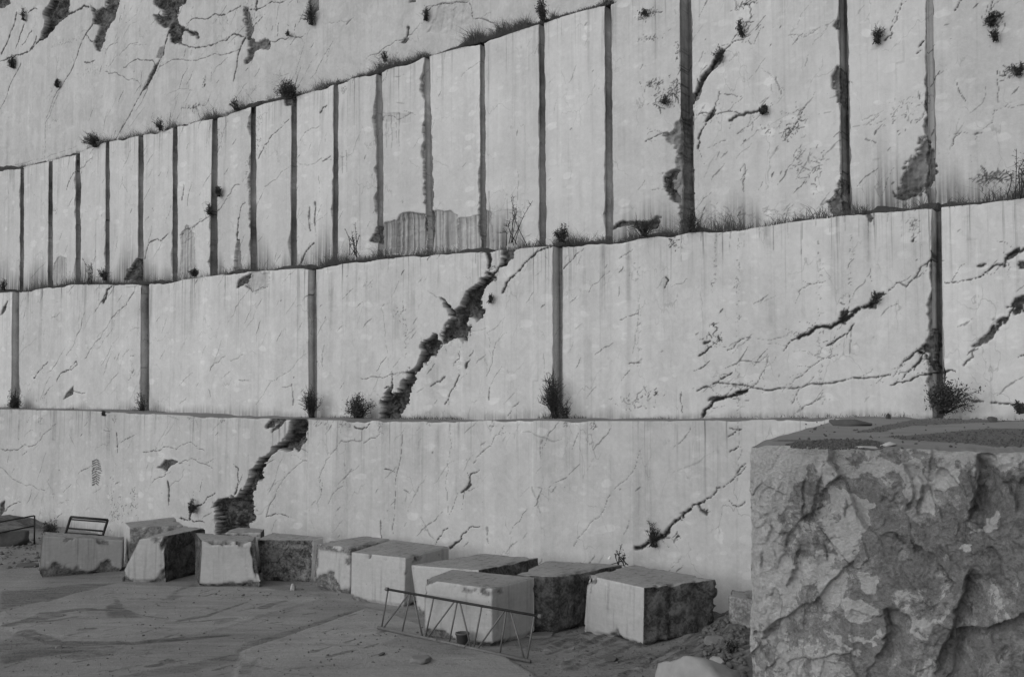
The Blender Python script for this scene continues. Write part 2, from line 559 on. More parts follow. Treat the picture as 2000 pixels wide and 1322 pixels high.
class Bench:
    def __init__(self, off, top_px, foot_z, s0, s1, ds, dz, grooves, seed, step=None, zcap=None):
        self.off, self.seed, self.step = off, seed, step
        self.rng = np.random.RandomState(seed)
        tp = [wall(x, y, off) for x, y in top_px]
        ts = np.array([p[0] for p in tp])
        tz = np.array([p[1] for p in tp])
        if zcap:
            tz = np.where(ts > zcap[0] + 0.01, zcap[1], tz)
        self.ztop = lambda s: np.interp(s, ts, tz)
        zmin = foot_z
        # groove knots: (s at foot, s at top)
        kb, kt = [s0 - 24.0, s0], [s0 - 24.0, s0]     # coarse stretch beyond the picture's left edge
        for g in grooves:
            (xl, xr, y1, xl2, xr2, y2) = g[:6]
            for ei, (xa, xb) in enumerate(((xl, xl2), (xr, xr2))):
                a, za = wall(xa, y1, off)
                b, zb = wall(xb, y2, off)
                top_z = self.ztop(b)
                kk = (a - b) / (za - zb)
                sb, st = b + kk * (zmin - zb), b + kk * (top_z - zb)
                for e in (GE if ei == 0 else [-x for x in GE[::-1]]):
                    kb.append(sb + e)
                    kt.append(st + e)
        if step is not None:
            for e in (-0.004, 0.004):
                kb.append(step + e)
                kt.append(step + e)
            o = np.argsort(kb)
            kb, kt = list(np.array(kb)[o]), list(np.array(kt)[o])
        kb.append(s1)
        kt.append(s1)
        kb, kt = np.array(kb), np.array(kt)
        cols = [kb[0]]
        for a, b in zip(kb[:-1], kb[1:]):
            n = max(1, int(math.ceil((b - a) / (ds if b > s0 + 0.001 else 0.25))))
            cols += list(a + (b - a) * np.arange(1, n + 1) / n)
        sb = np.array(cols)
        st = np.interp(sb, kb, kt)
        H = max(tz) - zmin
        self.nr = int(H / dz) + 2
        v = np.linspace(0, 1, self.nr)[:, None]
        self.S = sb[None] * (1 - v) + st[None] * v
        self.Z = zmin + v * (self.ztop(st)[None] - zmin)
        self.zmin = zmin
        self.sb = sb
        self.D = np.zeros_like(self.S)
        self.BRK = np.zeros_like(self.S)
        self.CRK = np.zeros_like(self.S)
        self.STN = np.zeros_like(self.S)
        self.TONE = np.zeros_like(self.S)
        # panels between grooves, then the grooves themselves
        gb = []
        for i, g in enumerate(grooves):
            l, r = kb[2 + 24 * i + 9], kb[2 + 24 * i + 14]
            gb.append((l, r))
        edges = [s0 - 24.0] + [x for lr in gb for x in lr] + [s1]
        for i in range(0, len(edges), 2):
            a, b = edges[i], edges[i + 1]
            c = (sb >= a) & (sb <= b)
            self.D[:, c] += self.rng.uniform(-0.02, 0.03)
            self.TONE[:, c] += self.rng.uniform(-0.032, 0.032)
        for (l, r), g in zip(gb, grooves):
            c = (sb > l + 0.006) & (sb < r - 0.006)
            lipc = (sb > l + 0.002) & (sb < r - 0.002)
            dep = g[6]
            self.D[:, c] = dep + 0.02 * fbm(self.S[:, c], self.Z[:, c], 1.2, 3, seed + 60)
            tn = g[7] if len(g) > 7 else 0.30  # groove colour darkened by this much for the shade inside the slot
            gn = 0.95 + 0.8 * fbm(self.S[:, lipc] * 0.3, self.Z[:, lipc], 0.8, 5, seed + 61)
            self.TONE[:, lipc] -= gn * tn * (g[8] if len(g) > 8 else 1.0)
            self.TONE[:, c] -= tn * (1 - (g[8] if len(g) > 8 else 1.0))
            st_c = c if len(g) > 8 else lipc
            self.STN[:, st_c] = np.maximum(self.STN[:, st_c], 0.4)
        self.gb = gb
        if step is not None:
            self.D[:, sb < step] += 0.55
        # gentle unevenness of the saw cut
        self.D += 0.03 * fbm(self.S, self.Z, 0.4, 3, seed + 70) + 0.006 * fbm(self.S, self.Z, 3.0, 4, seed + 75)

    def win(self, smin, smax, zlo, zhi, pad):
        c0 = max(0, np.searchsorted(self.sb, smin - pad - 0.4))
        c1 = min(len(self.sb), np.searchsorted(self.sb, smax + pad + 0.4) + 1)
        if c1 - c0 < 2:
            return None
        hz = self.Z[-1, c0:c1] - self.zmin
        r0 = int(max(0, (zlo - pad - self.zmin) / hz.max() * (self.nr - 1) - 2))
        r1 = int(min(self.nr, (zhi + pad - self.zmin) / hz.min() * (self.nr - 1) + 3))
        if r1 - r0 < 2:
            return None
        return (slice(r0, r1), slice(c0, c1))

    def px(self, pts):
        return [np.array(wall(x, y, self.off + (0.55 if self.step is not None and x < 600.5 else 0.0))) for x, y in pts]

    def patch(self, pts_px, depth=0.12, rough=0.05, edge=0.07, brk=1.0, soft=0.03, sz=None, stn=0.0, tone=0.0):
        P = sz if sz is not None else self.px(pts_px)
        P = np.array(P)
        w = self.win(P[:, 0].min(), P[:, 0].max(), P[:, 1].min(), P[:, 1].max(), 0.3)
        if w is None:
            return
        S, Z = self.S[w], self.Z[w]
        sd = self.rng.randint(1000)
        edge = edge * 3.6
        S2 = S + edge * (0.8 * fbm(S, Z, 2.6, 6, sd) + 0.7 * fbm(S, Z, 7.0, 4, sd + 70, ridged=True))
        Z2 = Z + edge * fbm(S + 40, Z, 2.6, 6, sd + 9)
        inside = np.zeros(S.shape, bool)
        dist = np.full(S.shape, 1e9)
        n = len(P)
        for i in range(n):
            a, b = P[i], P[(i + 1) % n]
            cond = ((a[1] > Z2) != (b[1] > Z2)) & (S2 < (b[0] - a[0]) * (Z2 - a[1]) / (b[1] - a[1] + 1e-12) + a[0])
            inside ^= cond
            d = b - a
            t = np.clip(((S2 - a[0]) * d[0] + (Z2 - a[1]) * d[1]) / (d @ d + 1e-12), 0, 1)
            dist = np.minimum(dist, np.hypot(S2 - a[0] - t * d[0], Z2 - a[1] - t * d[1]))
        sdist = np.where(inside, dist, -dist)
        m = sstep(-soft * 0.5, soft * 0.5, sdist + 0.03)
        deep = sstep(0, 0.25, sdist) * 0.4 + 0.6
        rg = fbm(S + 0.3 * fbm(S, Z, 3, 3, sd + 50), Z * 0.6, 3.0, 6, sd + 30, ridged=True)
        self.D[w] += m * (depth * deep + 1.6 * rough * rg)
        self.BRK[w] = np.maximum(self.BRK[w], m * brk)
        self.STN[w] = np.maximum(self.STN[w], m * stn)
        self.TONE[w] += m * tone

    def line(self, P, wid, strength=1.0, depth=0.05, brk=False):
        """P in metres on the wall, wid in metres (one per point)"""
        for i in range(len(P) - 1):
            a, b = P[i], P[i + 1]
            wa, wb = wid[i], wid[i + 1]
            pad = max(wa, wb)
            w = self.win(min(a[0], b[0]), max(a[0], b[0]), min(a[1], b[1]), max(a[1], b[1]), pad)
            if w is None:
                continue
            S, Z = self.S[w], self.Z[w]
            d = b - a
            t = np.clip(((S - a[0]) * d[0] + (Z - a[1]) * d[1]) / (d @ d + 1e-12), 0, 1)
            r = np.hypot(S - a[0] - t * d[0], Z - a[1] - t * d[1])
            ww = (wa + (wb - wa) * t) * 0.5
            m = sstep(1.0, 0.35, r / (ww + 1e-6))
            m = m * strength
            tgt = self.BRK if brk else self.CRK
            new = np.maximum(tgt[w], m)
            self.D[w] += (new - tgt[w]) * depth
            tgt[w] = new

    def crack(self, pts_px, w0, w1=None, strength=0.95, rough=0.10, depth=0.05, branches=0):
        """widths in photo pixels"""
        w1 = w0 if w1 is None else w1
        P = self.px(pts_px)
        rough = rough * 0.8
        mx = np.mean([p[0] for p in pts_px])
        sc = (43.5 * 1900 / (mx + 1900) + self.off) / F_PX
        P = frac(P, rough, self.rng, 4)
        n = len(P)
        wid = np.array([w0 + (w1 - w0) * i / (n - 1) for i in range(n)]) * sc * 1.3
        wid *= self.rng.uniform(0.2, 1.6, n)
        self.line(P, np.maximum(wid, 0.014), strength, depth * 0.6)
        for _ in range(branches):
            i = self.rng.randint(0, n - 1)
            d = P[min(i + 3, n - 1)] - P[max(i - 3, 0)]
            an = math.atan2(d[1], d[0]) + self.rng.choice([-1, 1]) * self.rng.uniform(0.25, 0.8)
            if self.rng.rand() < 0.4:
                an += math.pi
            L = self.rng.uniform(0.15, 0.7)
            q = frac([P[i], P[i] + np.array([math.cos(an), math.sin(an)]) * L], 0.09, self.rng)
            self.line(q, np.linspace(0.026, 0.008, len(q)) * self.rng.uniform(0.4, 1.4, len(q)), strength * 0.8, 0.01)

    def random_cracks(self, n, smin, smax, ang=(0.5, 1.15), Lr=(0.3, 2.2), st=(0.2, 0.6), zpow=1.0):
        for _ in range(n):
            s = self.rng.uniform(smin, smax)
            z0 = self.zmin + 0.6
            z = z0 + (self.ztop(s) - z0) * self.rng.rand() ** zpow
            a = self.rng.uniform(*ang) if self.rng.rand() < 0.8 else self.rng.uniform(-0.5, 2.4)
            L = self.rng.uniform(*Lr) * self.rng.rand() ** 0.7
            P = frac([np.array([s, z]), np.array([s + math.cos(a) * L, z + math.sin(a) * L])], 0.055, self.rng, 4)
            wid = np.abs(np.sin(np.linspace(0, 3.14, len(P)))) * self.rng.uniform(0.02, 0.05) + 0.012
            wid *= self.rng.uniform(0.2, 1.6, len(P))
            self.line(P, wid, self.rng.uniform(st[0] + 0.12, min(1, st[1] + 0.25)), 0.004)

    def speckle(self, cx, cy, rx, ry, n, size=(0.03, 0.12), st=(0.5, 1.0)):
        c = np.array(wall(cx, cy, self.off))
        e = np.array(wall(cx + rx, cy - ry, self.off)) - c
        for _ in range(n):
            p = c + self.rng.randn(2) * e * 0.5
            L = (size[0] + (size[1] - size[0]) * self.rng.rand() ** 2.5) * 1.1
            a = self.rng.normal(0.65, 0.75)
            m_ = self.rng.randint(2, 5)
            q = [p]
            for _k in range(m_):
                a += self.rng.randn() * 0.7
                q.append(q[-1] + np.array([math.cos(a), math.sin(a)]) * L / m_)
            wd = self.rng.uniform(0.012, 0.05, m_ + 1) * (0.6 + 2.2 * L)
            self.line(q, wd, self.rng.uniform(*st), 0.012)

    def chip_groove(self, i, side, spans, amp=0.12, depth=0.15, brk=0.75):
        """ragged breakage of one lip of groove i; spans = [(y_top, y_bottom)] in photo pixels"""
        l, r = self.gb[i]
        for y1, y2 in spans:
            c = np.searchsorted(self.sb, l if side < 0 else r)
            xpx = None
            z1 = wall(self.gx[i], y1, self.off)[1]
            z2 = wall(self.gx[i], y2, self.off)[1]
            lo, hi = min(z1, z2), max(z1, z2)
            w = self.win(l - amp * 2, r + amp * 2, lo, hi, 0.05)
            if w is None:
                continue
            S, Z = self.S[w], self.Z[w]
            e = S[:, [0]] * 0 + np.interp(Z[:, [0]], self.Z[:, c], self.S[:, c])
            sd = self.rng.randint(500)
            wob = amp * (0.35 + 1.3 * fbm(Z * 1.0, Z * 0 + 3.3, 1.9, 6, sd))
            wob = np.maximum(wob, 0) * sstep(lo, lo + 0.6, Z) * sstep(hi, hi - 0.6, Z)
            d = (e - S) if side < 0 else (S - e)
            m = (sstep(wob + 0.007, wob - 0.007, d)) * (d > -0.002)
            self.D[w] = np.maximum(self.D[w], m * depth * (1 + 0.5 * fbm(S, Z, 4, 4, sd + 5)))
            self.BRK[w] = np.maximum(self.BRK[w], m * brk)

    def finish(self, root_name, label, cat, mat, ledge_mat, ledge_depth, ledge_rough=0.05, foot=None, foot_amt=0.6, foot_h=0.7):
        S, Z = self.S, self.Z
        if foot is not None:            # occlusion shade at the wall foot, painted as a dark gradient
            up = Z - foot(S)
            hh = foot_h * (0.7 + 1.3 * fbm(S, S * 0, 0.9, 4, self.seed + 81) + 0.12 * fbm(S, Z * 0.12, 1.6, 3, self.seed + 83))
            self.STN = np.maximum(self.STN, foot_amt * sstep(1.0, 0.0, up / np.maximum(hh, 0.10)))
        # the lip of the bench is worn a little
        topd = (self.ztop(S) - Z)
        edge = sstep(0.10, 0.0, topd)
        ch = np.maximum(fbm(S, Z * 0, 1.1, 5, self.seed + 90), 0)
        Zf = Z - edge * ch * 0.13
        D = self.D + edge * np.maximum(ch, 0) * 0.06
        root = empty(root_name, wall_xyz(0, 0, self.off), label, cat)
        root.rotation_euler = (0, 0, WALL_ROT)
        V = np.stack([S, D, Zf], -1).reshape(-1, 3)
        mesh_obj("sawn_face", V, grid_quads(*S.shape), mat, root,
                 attrs={"top": topd, "brk": self.BRK, "crk": self.CRK, "stn": self.STN, "tone": self.TONE})
        # ledge on top, running back under the next bench
        s_t = S[-1]
        nrow = 14
        f = (np.arange(nrow) / (nrow - 1)) ** 1.5
        Y = D[-1][None] * (1 - f[:, None]) + ledge_depth * f[:, None]
        SS = np.repeat(s_t[None], nrow, 0)
        ZZ = np.repeat(Zf[-1][None], nrow, 0)
        ZZ = ZZ + ledge_rough * sstep(0.02, 0.3, f)[:, None] * (1.2 * fbm(SS, Y, 0.9, 5, self.seed + 95) + 0.5)
        mesh_obj("ledge", np.stack([SS, Y, ZZ], -1).reshape(-1, 3), grid_quads(nrow, len(s_t)), ledge_mat, root)
        return root


OFF1, OFF2, OFF3, OFF4 = 0.0, 2.4, 3.8, 5.2
TOP1 = [(-160, 797), (0, 800), (150, 803), (300, 810), (430, 816), (600, 820), (800, 822), (1000, 820), (1100, 822), (1300, 822),
        (1450, 820), (1640, 818), (1850, 815), (2300, 808)]
TOP2 = [(-160, 584), (0, 572), (60, 567), (130, 556), (285, 555), (340, 549), (470, 532), (610, 523), (700, 512), (800, 501), (900, 495),
        (1000, 487), (1085, 480), (1200, 473), (1340, 455), (1430, 450), (1500, 442), (1540, 435), (1660, 420), (1820, 407), (1920, 398),
        (2000, 386), (2300, 352)]
TOP3 = [(-160, 362), (0, 333), (40, 328), (90, 317), (150, 300), (200, 280), (310, 258), (345, 248), (420, 230), (495, 208), (580, 188),
        (655, 163), (740, 142), (830, 112), (940, 82), (1000, 65), (1060, 45), (1190, 8), (1400, -58), (1650, -140), (2000, -255), (2300, -350)]
TOP4 = [(-160, -190), (0, -215), (600, -430), (1200, -640), (2300, -1100)]

S_STEP = wall(601, 950, 0)[0]
# --- lowest bench
b1 = Bench(OFF1, TOP1, -0.3, -5.5, 46.0, 0.03, 0.026, [], 11, step=S_STEP, zcap=(wall(1640, 818, 0)[0], wall(1640, 818, 0)[1] - 0.012))
FAULT1 = [(419, 981), (431, 978), (447, 973), (455, 965), (465, 967), (474, 957), (482, 953), (486, 938), (490, 918), (502, 906), (504, 896),
          (518, 886), (531, 886), (535, 871), (547, 873), (555, 861), (565, 845), (572, 830), (575, 820), (600, 818), (600, 857), (588, 867),
          (577, 871), (563, 881), (549, 877), (543, 886), (523, 896), (520, 902), (516, 918), (510, 938), (500, 949), (494, 967), (496, 997),
          (499, 1012), (490, 1028), (480, 1060), (427, 1060), (423, 1008)]
b1.patch(FAULT1, 0.45, 0.20, 0.06)
b1.patch([(519, 838), (526, 826), (530, 816), (545, 817), (540, 824), (533, 832)], 0.12, 0.05, 0.03)
b1.patch([(530, 844), (542, 828), (547, 817), (560, 818), (552, 826), (541, 836)], 0.10, 0.05, 0.03)
b1.patch([(600, 857), (590, 870), (585, 880), (578, 872)], 0.08, 0.03, 0.03)
b1.patch([(310, 912), (322, 903), (348, 900), (340, 906), (325, 915)], 0.12, 0.03, 0.04)
b1.crack([(325, 912), (322, 930), (300, 935)], 2, 1, branches=2)
b1.patch([(0, 985), (9, 978), (8, 996), (0, 1008)], 0.1, 0.04, 0.02)
b1.crack([(8, 998), (25, 985), (40, 980)], 3, 1)
b1.crack([(328, 940), (331, 955), (330, 985)], 5, 4, rough=0.03)
b1.crack([(370, 1012), (380, 990), (395, 985), (420, 963)], 5, 2, branches=3)
b1.crack([(350, 1012), (372, 1013), (400, 1020)], 4, 2)
b1.crack([(458, 965), (465, 940), (465, 915), (455, 905)], 4, 1, branches=2)
b1.crack([(0, 875), (40, 875), (70, 868), (90, 845), (110, 828)], 2, 1, 0.7, branches=2)
b1.crack([(0, 912), (50, 948), (90, 958)], 1.5, 1, 0.6, branches=1)
b1.crack([(228, 845), (230, 885)], 2.5, 2, rough=0.03)
b1.crack([(280, 883), (320, 872), (345, 878), (400, 880)], 2, 1, 0.7, branches=3)
b1.crack([(350, 905), (375, 895), (415, 915)], 1.5, 1, 0.7, branches=3)
b1.crack([(520, 1010), (560, 930), (600, 900)], 2, 1, 0.7, branches=2)
b1.crack([(520, 1008), (545, 1003), (570, 1010)], 2.5, 1.5, 0.8)
b1.crack([(330, 952), (350, 940), (362, 915)], 1.5, 1, 0.5)
# scalloped oil smear and black grime
for i in range(11):
    yy = 897 + i * 4.6
    b1.crack([(181, yy + 4), (189, yy), (199 - abs(i - 4) * 1.1, yy + 4)], 3.0, 2.0, 0.85, 0.05, 0.0)
b1.speckle(192, 985, 9, 60, 60, (0.03, 0.12), (0.4, 0.9))
b1.speckle(205, 1000, 14, 30, 40, (0.05, 0.2), (0.5, 1))
b1.speckle(236, 985, 8, 26, 18, (0.05, 0.2), (0.5, 1))
# right half
b1.crack([(1240, 1070), (1250, 1071), (1265, 1060), (1282, 1055), (1305, 1038), (1312, 1025), (1335, 1003), (1350, 993), (1375, 980)], 6, 4, 1.0, 0.12, 0.1, 4)
b1.crack([(1278, 1056), (1300, 1040), (1308, 1032)], 8, 6, 1.0, 0.2, 0.12, 5)
b1.crack([(1375, 980), (1395, 965), (1400, 952), (1430, 938), (1455, 912)], 3, 2, 0.9)
b1.crack([(1363, 985), (1370, 997), (1380, 1002)], 4, 6, 0.9)
b1.speckle(1322, 1047, 4, 4, 12, (0.05, 0.1), (0.9, 1))
b1.speckle(1333, 1015, 4, 4, 6, (0.05, 0.1), (0.9, 1))
b1.speckle(1379, 1000, 4, 5, 10, (0.05, 0.1), (0.9, 1))
b1.crack([(1120, 1068), (1150, 1025), (1200, 955), (1245, 900), (1250, 880)], 1.2, 1, 0.65)
b1.crack([(1425, 835), (1445, 840)], 3, 2)
b1.crack([(1423, 852), (1448, 838)], 2, 2)
b1.crack([(1425, 882), (1442, 872)], 2, 2)
b1.crack([(1438, 925), (1458, 905)], 3, 2)
b1.crack([(1440, 822), (1443, 860), (1441, 940)], 1.5, 1, 0.4)
b1.crack([(1425, 978), (1440, 990), (1455, 980)], 2, 2)
b1.crack([(692, 833), (706, 838), (715, 836), (722, 827)], 3, 1.5, branches=2)
b1.crack([(707, 838), (707, 860), (680, 862), (668, 860), (645, 890), (625, 935), (630, 945), (618, 985)], 1.6, 1, 0.65, branches=4)
b1.crack([(710, 866), (725, 855), (742, 848)], 2, 1, 0.8)
b1.crack([(787, 848), (782, 900), (772, 942), (770, 1000), (767, 1060)], 1.8, 1.4, 0.75, 0.04)
b1.crack([(743, 1016), (745, 1058)], 3, 2, 0.9, 0.03)
b1.crack([(688, 915), (670, 950), (650, 965), (640, 985)], 1.5, 1, 0.6)
b1.crack([(752, 916), (770, 922)], 2.5, 1)
b1.crack([(900, 962), (918, 940), (920, 925), (937, 918)], 4, 2, branches=3)
b1.crack([(908, 957), (919, 946)], 7, 5)
b1.crack([(925, 905), (945, 880), (965, 855), (985, 830)], 2, 1, 0.7, branches=2)
b1.crack([(875, 1000), (870, 940), (878, 890), (880, 822)], 1.4, 1, 0.5)
b1.crack([(852, 1062), (865, 1036), (876, 1030)], 2.5, 1.5)
b1.crack([(878, 1070), (890, 1060), (900, 1054), (912, 1037), (938, 1027)], 5, 1.5)
b1.crack([(950, 1030), (954, 1060)], 6, 3, 0.5)
b1.speckle(829, 1032, 3, 6, 20, (0.05, 0.12), (0.2, 0.5))
b1.crack([(1038, 950), (1043, 965), (1055, 1000)], 4, 3, 0.35)
b1.crack([(1060, 860), (1058, 895)], 4, 2, 0.4)
for x, n in ((30, 4), (55, 9), (200, 5), (620, 8), (667, 9), (640, 5), (680, 6), (1105, 8), (1156, 12), (960, 5), (840, 4), (745, 5), (410, 6), (350, 5)):
    b1.speckle(x, 830 - (10 if x < 600 else 0), 6, 7, n * 2, (0.03, 0.14), (0.35, 0.8))
b1.random_cracks(70, -4, S_STEP, (0.2, 1.3), (0.3, 1.6), (0.15, 0.6))
b1.random_cracks(60, S_STEP, 32, (0.6, 1.2), (0.3, 1.6), (0.12, 0.45))
_prev = S_STEP
for sx, tn in ((648, 0.010), (680, -0.012), (745, 0.012), (826, -0.008), (945, 0.006), (1042, 0.018), (1085, -0.012), (1236, 0.0), (1280, -0.016), (1440, -0.006), (1640, 0.01)):
    c_ = wall(sx, 950, 0)[0]                 # shallow vertical saw passes, each a slightly different shade
    w_ = (b1.sb >= _prev) & (b1.sb < c_)
    b1.TONE[:, w_] += tn * 1.6
    b1.D[:, w_] += tn * 0.6
    _prev = c_
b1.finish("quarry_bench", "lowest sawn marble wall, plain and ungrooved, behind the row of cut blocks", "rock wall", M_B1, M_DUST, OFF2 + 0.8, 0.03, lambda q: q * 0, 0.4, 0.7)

# faint differences between saw passes are in the stone itself
# --- middle bench
G2 = [(24, 37, 575, 22, 36, 795, 0.33, 0.32, 0.30), (275, 291, 556, 274, 291, 803, 0.33, 0.32, 0.30), (602, 617.5, 523, 603, 619, 808, 0.26, 0.32, 0.30),
      (1080, 1098, 480, 1081, 1098, 812, 0.34, 0.32, 0.30), (1820, 1838, 410, 1822, 1842, 800, 0.55, 0.32, 0.30)]
b2 = Bench(OFF2, TOP2, 4.5, -7.5, 47.0, 0.026, 0.026, G2, 23)
b2.gx = [30, 283, 610, 1089, 1830]


def z7(pts):
    return [(700 + x / 3.671, 480 + y / 3.671) for x, y in pts]


b2.patch(z7([(165, 1270), (180, 1130), (215, 1060), (235, 1030), (260, 1080), (290, 1050), (310, 960), (350, 930), (390, 895), (420, 930),
             (400, 990), (380, 1060), (350, 1140), (310, 1180), (290, 1270)]), 0.36, 0.17, 0.055)
b2.patch(z7([(400, 900), (450, 840), (440, 800), (465, 770), (480, 700), (520, 670), (545, 630), (565, 660), (595, 690), (585, 730), (540, 780),
             (490, 810), (460, 870), (420, 930)]), 0.36, 0.17, 0.055)
b2.patch(z7([(605, 650), (620, 590), (650, 540), (685, 530), (640, 450), (600, 375), (615, 370), (655, 420), (690, 480), (740, 460), (770, 390),
             (860, 280), (890, 240), (930, 230), (930, 190), (985, 215), (970, 260), (910, 290), (890, 420), (905, 460), (890, 530), (850, 530),
             (800, 490), (785, 560), (800, 600), (770, 680), (720, 650), (640, 680)]), 0.36, 0.17, 0.055)
b2.patch(z7([(1035, 140), (1045, 10), (1130, 10), (1100, 90), (1050, 140)]), 0.25, 0.10, 0.03)
b2.crack(z7([(925, 35), (945, 100), (935, 160)]), 9, 7, 1.0, 0.12, 0.08, 4)
b2.crack(z7([(960, 210), (1000, 170), (1040, 130)]), 5, 3, 0.95, 0.15)
b2.speckle(962, 528, 14, 14, 30, (0.04, 0.15))
b2.crack(z7([(240, 1020), (240, 910)]), 5, 2)
b2.crack(z7([(190, 1020), (220, 1010)]), 3, 2)
b2.crack(z7([(20, 950), (180, 950), (300, 915), (380, 905)]), 1.5, 2, 0.7, branches=2)
b2.crack(z7([(1030, 340), (1060, 270), (1130, 200), (1200, 120), (1280, 45), (1390, 0)]), 5, 3.5, 0.95, 0.07, 0.06, 2)
b2.patch([(465, 562), (470, 545), (492, 535), (484, 548), (476, 556)], 0.1, 0.04, 0.03)
b2.patch([(484, 560), (494, 535), (530, 530), (528, 555), (500, 572)], 0.05, 0.02, 0.06, brk=0.25)
b2.crack([(480, 558), (495, 570), (525, 560)], 2, 1.5, 0.8, branches=3)
b2.crack([(200, 590), (208, 565), (218, 558)], 7, 3)
b2.crack([(205, 575), (185, 610)], 3, 1.5)
b2.crack([(262, 560), (235, 605), (200, 650), (165, 700)], 2, 1.2, 0.75, branches=3)
b2.crack([(165, 610), (145, 670), (128, 695)], 2, 1, 0.7)
b2.crack([(110, 745), (118, 728), (148, 705), (150, 712), (120, 728)], 3, 1.5, 0.9)
b2.patch([(124, 780), (132, 765), (142, 755), (141, 768)], 0.08, 0.03, 0.02)
b2.crack([(142, 764), (155, 767), (166, 766)], 2, 1)
b2.crack([(65, 738), (75, 725), (92, 707)], 3, 1.5)
b2.crack([(78, 780), (88, 750), (98, 735)], 1.5, 1, 0.6)
b2.crack([(410, 725), (420, 708), (440, 695)], 1.8, 1, 0.7, branches=1)
b2.crack([(450, 705), (475, 692)], 1.5, 1, 0.6)
b2.crack([(500, 790), (530, 745), (570, 720), (598, 690)], 1.2, 1, 0.5, branches=2)
b2.crack([(572, 790), (570, 750)], 4, 3, 0.6)
b2.crack([(408, 760), (412, 775)], 2, 1, 0.6)
b2.speckle(256, 720, 3, 30, 26, (0.05, 0.25), (0.3, 0.8))
b2.speckle(78, 587, 5, 5, 6)
b2.crack([(100, 620), (118, 608)], 2, 1, 0.7, branches=2)
b2.patch([(0, 615), (6, 600), (14, 590), (10, 608)], 0.08, 0.03, 0.02)
b2.crack([(868, 790), (880, 765), (892, 745), (897, 733)], 3.5, 2.5, 0.9, branches=4)
b2.crack([(910, 718), (918, 703)], 6, 3)
b2.crack([(840, 755), (860, 745), (870, 735)], 3, 4, 0.8)
b2.crack([(885, 715), (898, 700), (895, 690)], 2.5, 1.5, 0.8, branches=2)
b2.crack([(870, 650), (950, 640), (960, 700)], 1, 1, 0.4)
b2.crack([(950, 735), (962, 705), (975, 660)], 1.5, 1, 0.6, branches=3)
b2.crack([(992, 812), (1014, 785)], 1.5, 2, 0.7)
b2.crack([(955, 780), (957, 755)], 2.5, 1.5, 0.8)
b2.crack([(745, 600), (755, 680), (760, 720)], 1, 1, 0.4)
b2.speckle(780, 615, 10, 26, 26, (0.04, 0.16), (0.4, 0.9))
b2.speckle(792, 660, 4, 50, 24, (0.04, 0.12), (0.3, 0.7))
b2.speckle(718, 555, 12, 10, 12, (0.04, 0.12), (0.3, 0.6))
# long panel to the right
b2.crack([(1558, 660), (1580, 652), (1592, 640), (1620, 640), (1640, 628), (1660, 618), (1690, 600), (1705, 588)], 6, 7, 1.0, 0.12, 0.08, 8)
b2.crack([(1640, 622), (1652, 612), (1675, 600)], 5, 2, 0.95, branches=3)
b2.patch([(1642, 628), (1650, 612), (1668, 605), (1662, 622), (1650, 630)], 0.1, 0.04, 0.05)
b2.patch([(1700, 602), (1708, 586), (1726, 574), (1724, 584), (1710, 600)], 0.1, 0.04, 0.04)
b2.crack([(1614, 675), (1635, 662), (1655, 652), (1668, 632)], 4, 3, 0.95, branches=4)
b2.crack([(1662, 642), (1660, 690)], 2, 1, 0.7)
b2.crack([(1530, 685), (1545, 665), (1558, 660)], 2.5, 2)
b2.crack([(1372, 815), (1380, 798), (1395, 782), (1415, 776), (1445, 765), (1460, 760)], 6, 5, 1.0, 0.12, 0.08, 5)
b2.patch([(1386, 785), (1396, 776), (1412, 777), (1400, 783)], 0.08, 0.03, 0.03)
b2.patch([(1436, 772), (1445, 764), (1455, 764), (1448, 771)], 0.08, 0.03, 0.03)
b2.crack([(1360, 763), (1385, 755), (1405, 742), (1430, 728)], 3.5, 3, 0.9, 0.1, branches=3)
b2.crack([(1395, 748), (1430, 750), (1470, 757), (1540, 758), (1600, 750), (1650, 742), (1710, 737), (1738, 732)], 3, 3.2, 0.9, 0.06, branches=9)
b2.crack([(1740, 752), (1770, 745), (1795, 733), (1822, 728)], 3.5, 4, 0.95, branches=3)
b2.crack([(1540, 760), (1570, 730), (1610, 700), (1640, 690)], 2, 1.2, 0.75, branches=5)
b2.crack([(1560, 800), (1580, 790), (1600, 778)], 2, 1.5, 0.8, branches=2)
b2.crack([(1545, 790), (1560, 760), (1590, 735)], 1.8, 1, 0.7, branches=3)
b2.crack([(1470, 755), (1485, 735), (1500, 695)], 2, 1.2, 0.75, branches=3)
b2.crack([(1445, 705), (1490, 702), (1498, 692)], 2, 1, 0.7)
b2.crack([(1420, 685), (1440, 668), (1470, 658)], 2.5, 1.5, 0.85, branches=4)
b2.crack([(1470, 660), (1560, 657)], 1, 1, 0.5)
b2.crack([(1500, 672), (1600, 692)], 1, 1, 0.4)
b2.speckle(1390, 665, 18, 16, 16, (0.08, 0.22), (0.8, 1))
b2.crack([(1365, 695), (1380, 685), (1390, 676)], 4, 3)
b2.crack([(1375, 670), (1388, 666)], 5, 3)
b2.speckle(1392, 637, 5, 5, 8, (0.08, 0.2), (0.9, 1))
b2.speckle(1406, 664, 4, 5, 8, (0.08, 0.2), (0.9, 1))
b2.crack([(1330, 765), (1332, 805)], 2.5, 2, 0.8)
b2.crack([(1228, 710), (1250, 708)], 2, 3, 0.8)
b2.speckle(1230, 785, 60, 16, 34, (0.04, 0.14), (0.5, 0.9))
b2.speckle(1275, 770, 18, 6, 14, (0.05, 0.18), (0.7, 1))
b2.crack([(1210, 625), (1250, 610)], 2, 1, 0.7, branches=2)
b2.crack([(1235, 690), (1245, 640), (1248, 570)], 1.2, 1, 0.45)
b2.crack([(1100, 525), (1120, 505), (1140, 485)], 2.5, 1.5, 0.8, branches=2)
b2.crack([(1210, 505), (1235, 488)], 2, 1.5, 0.7)
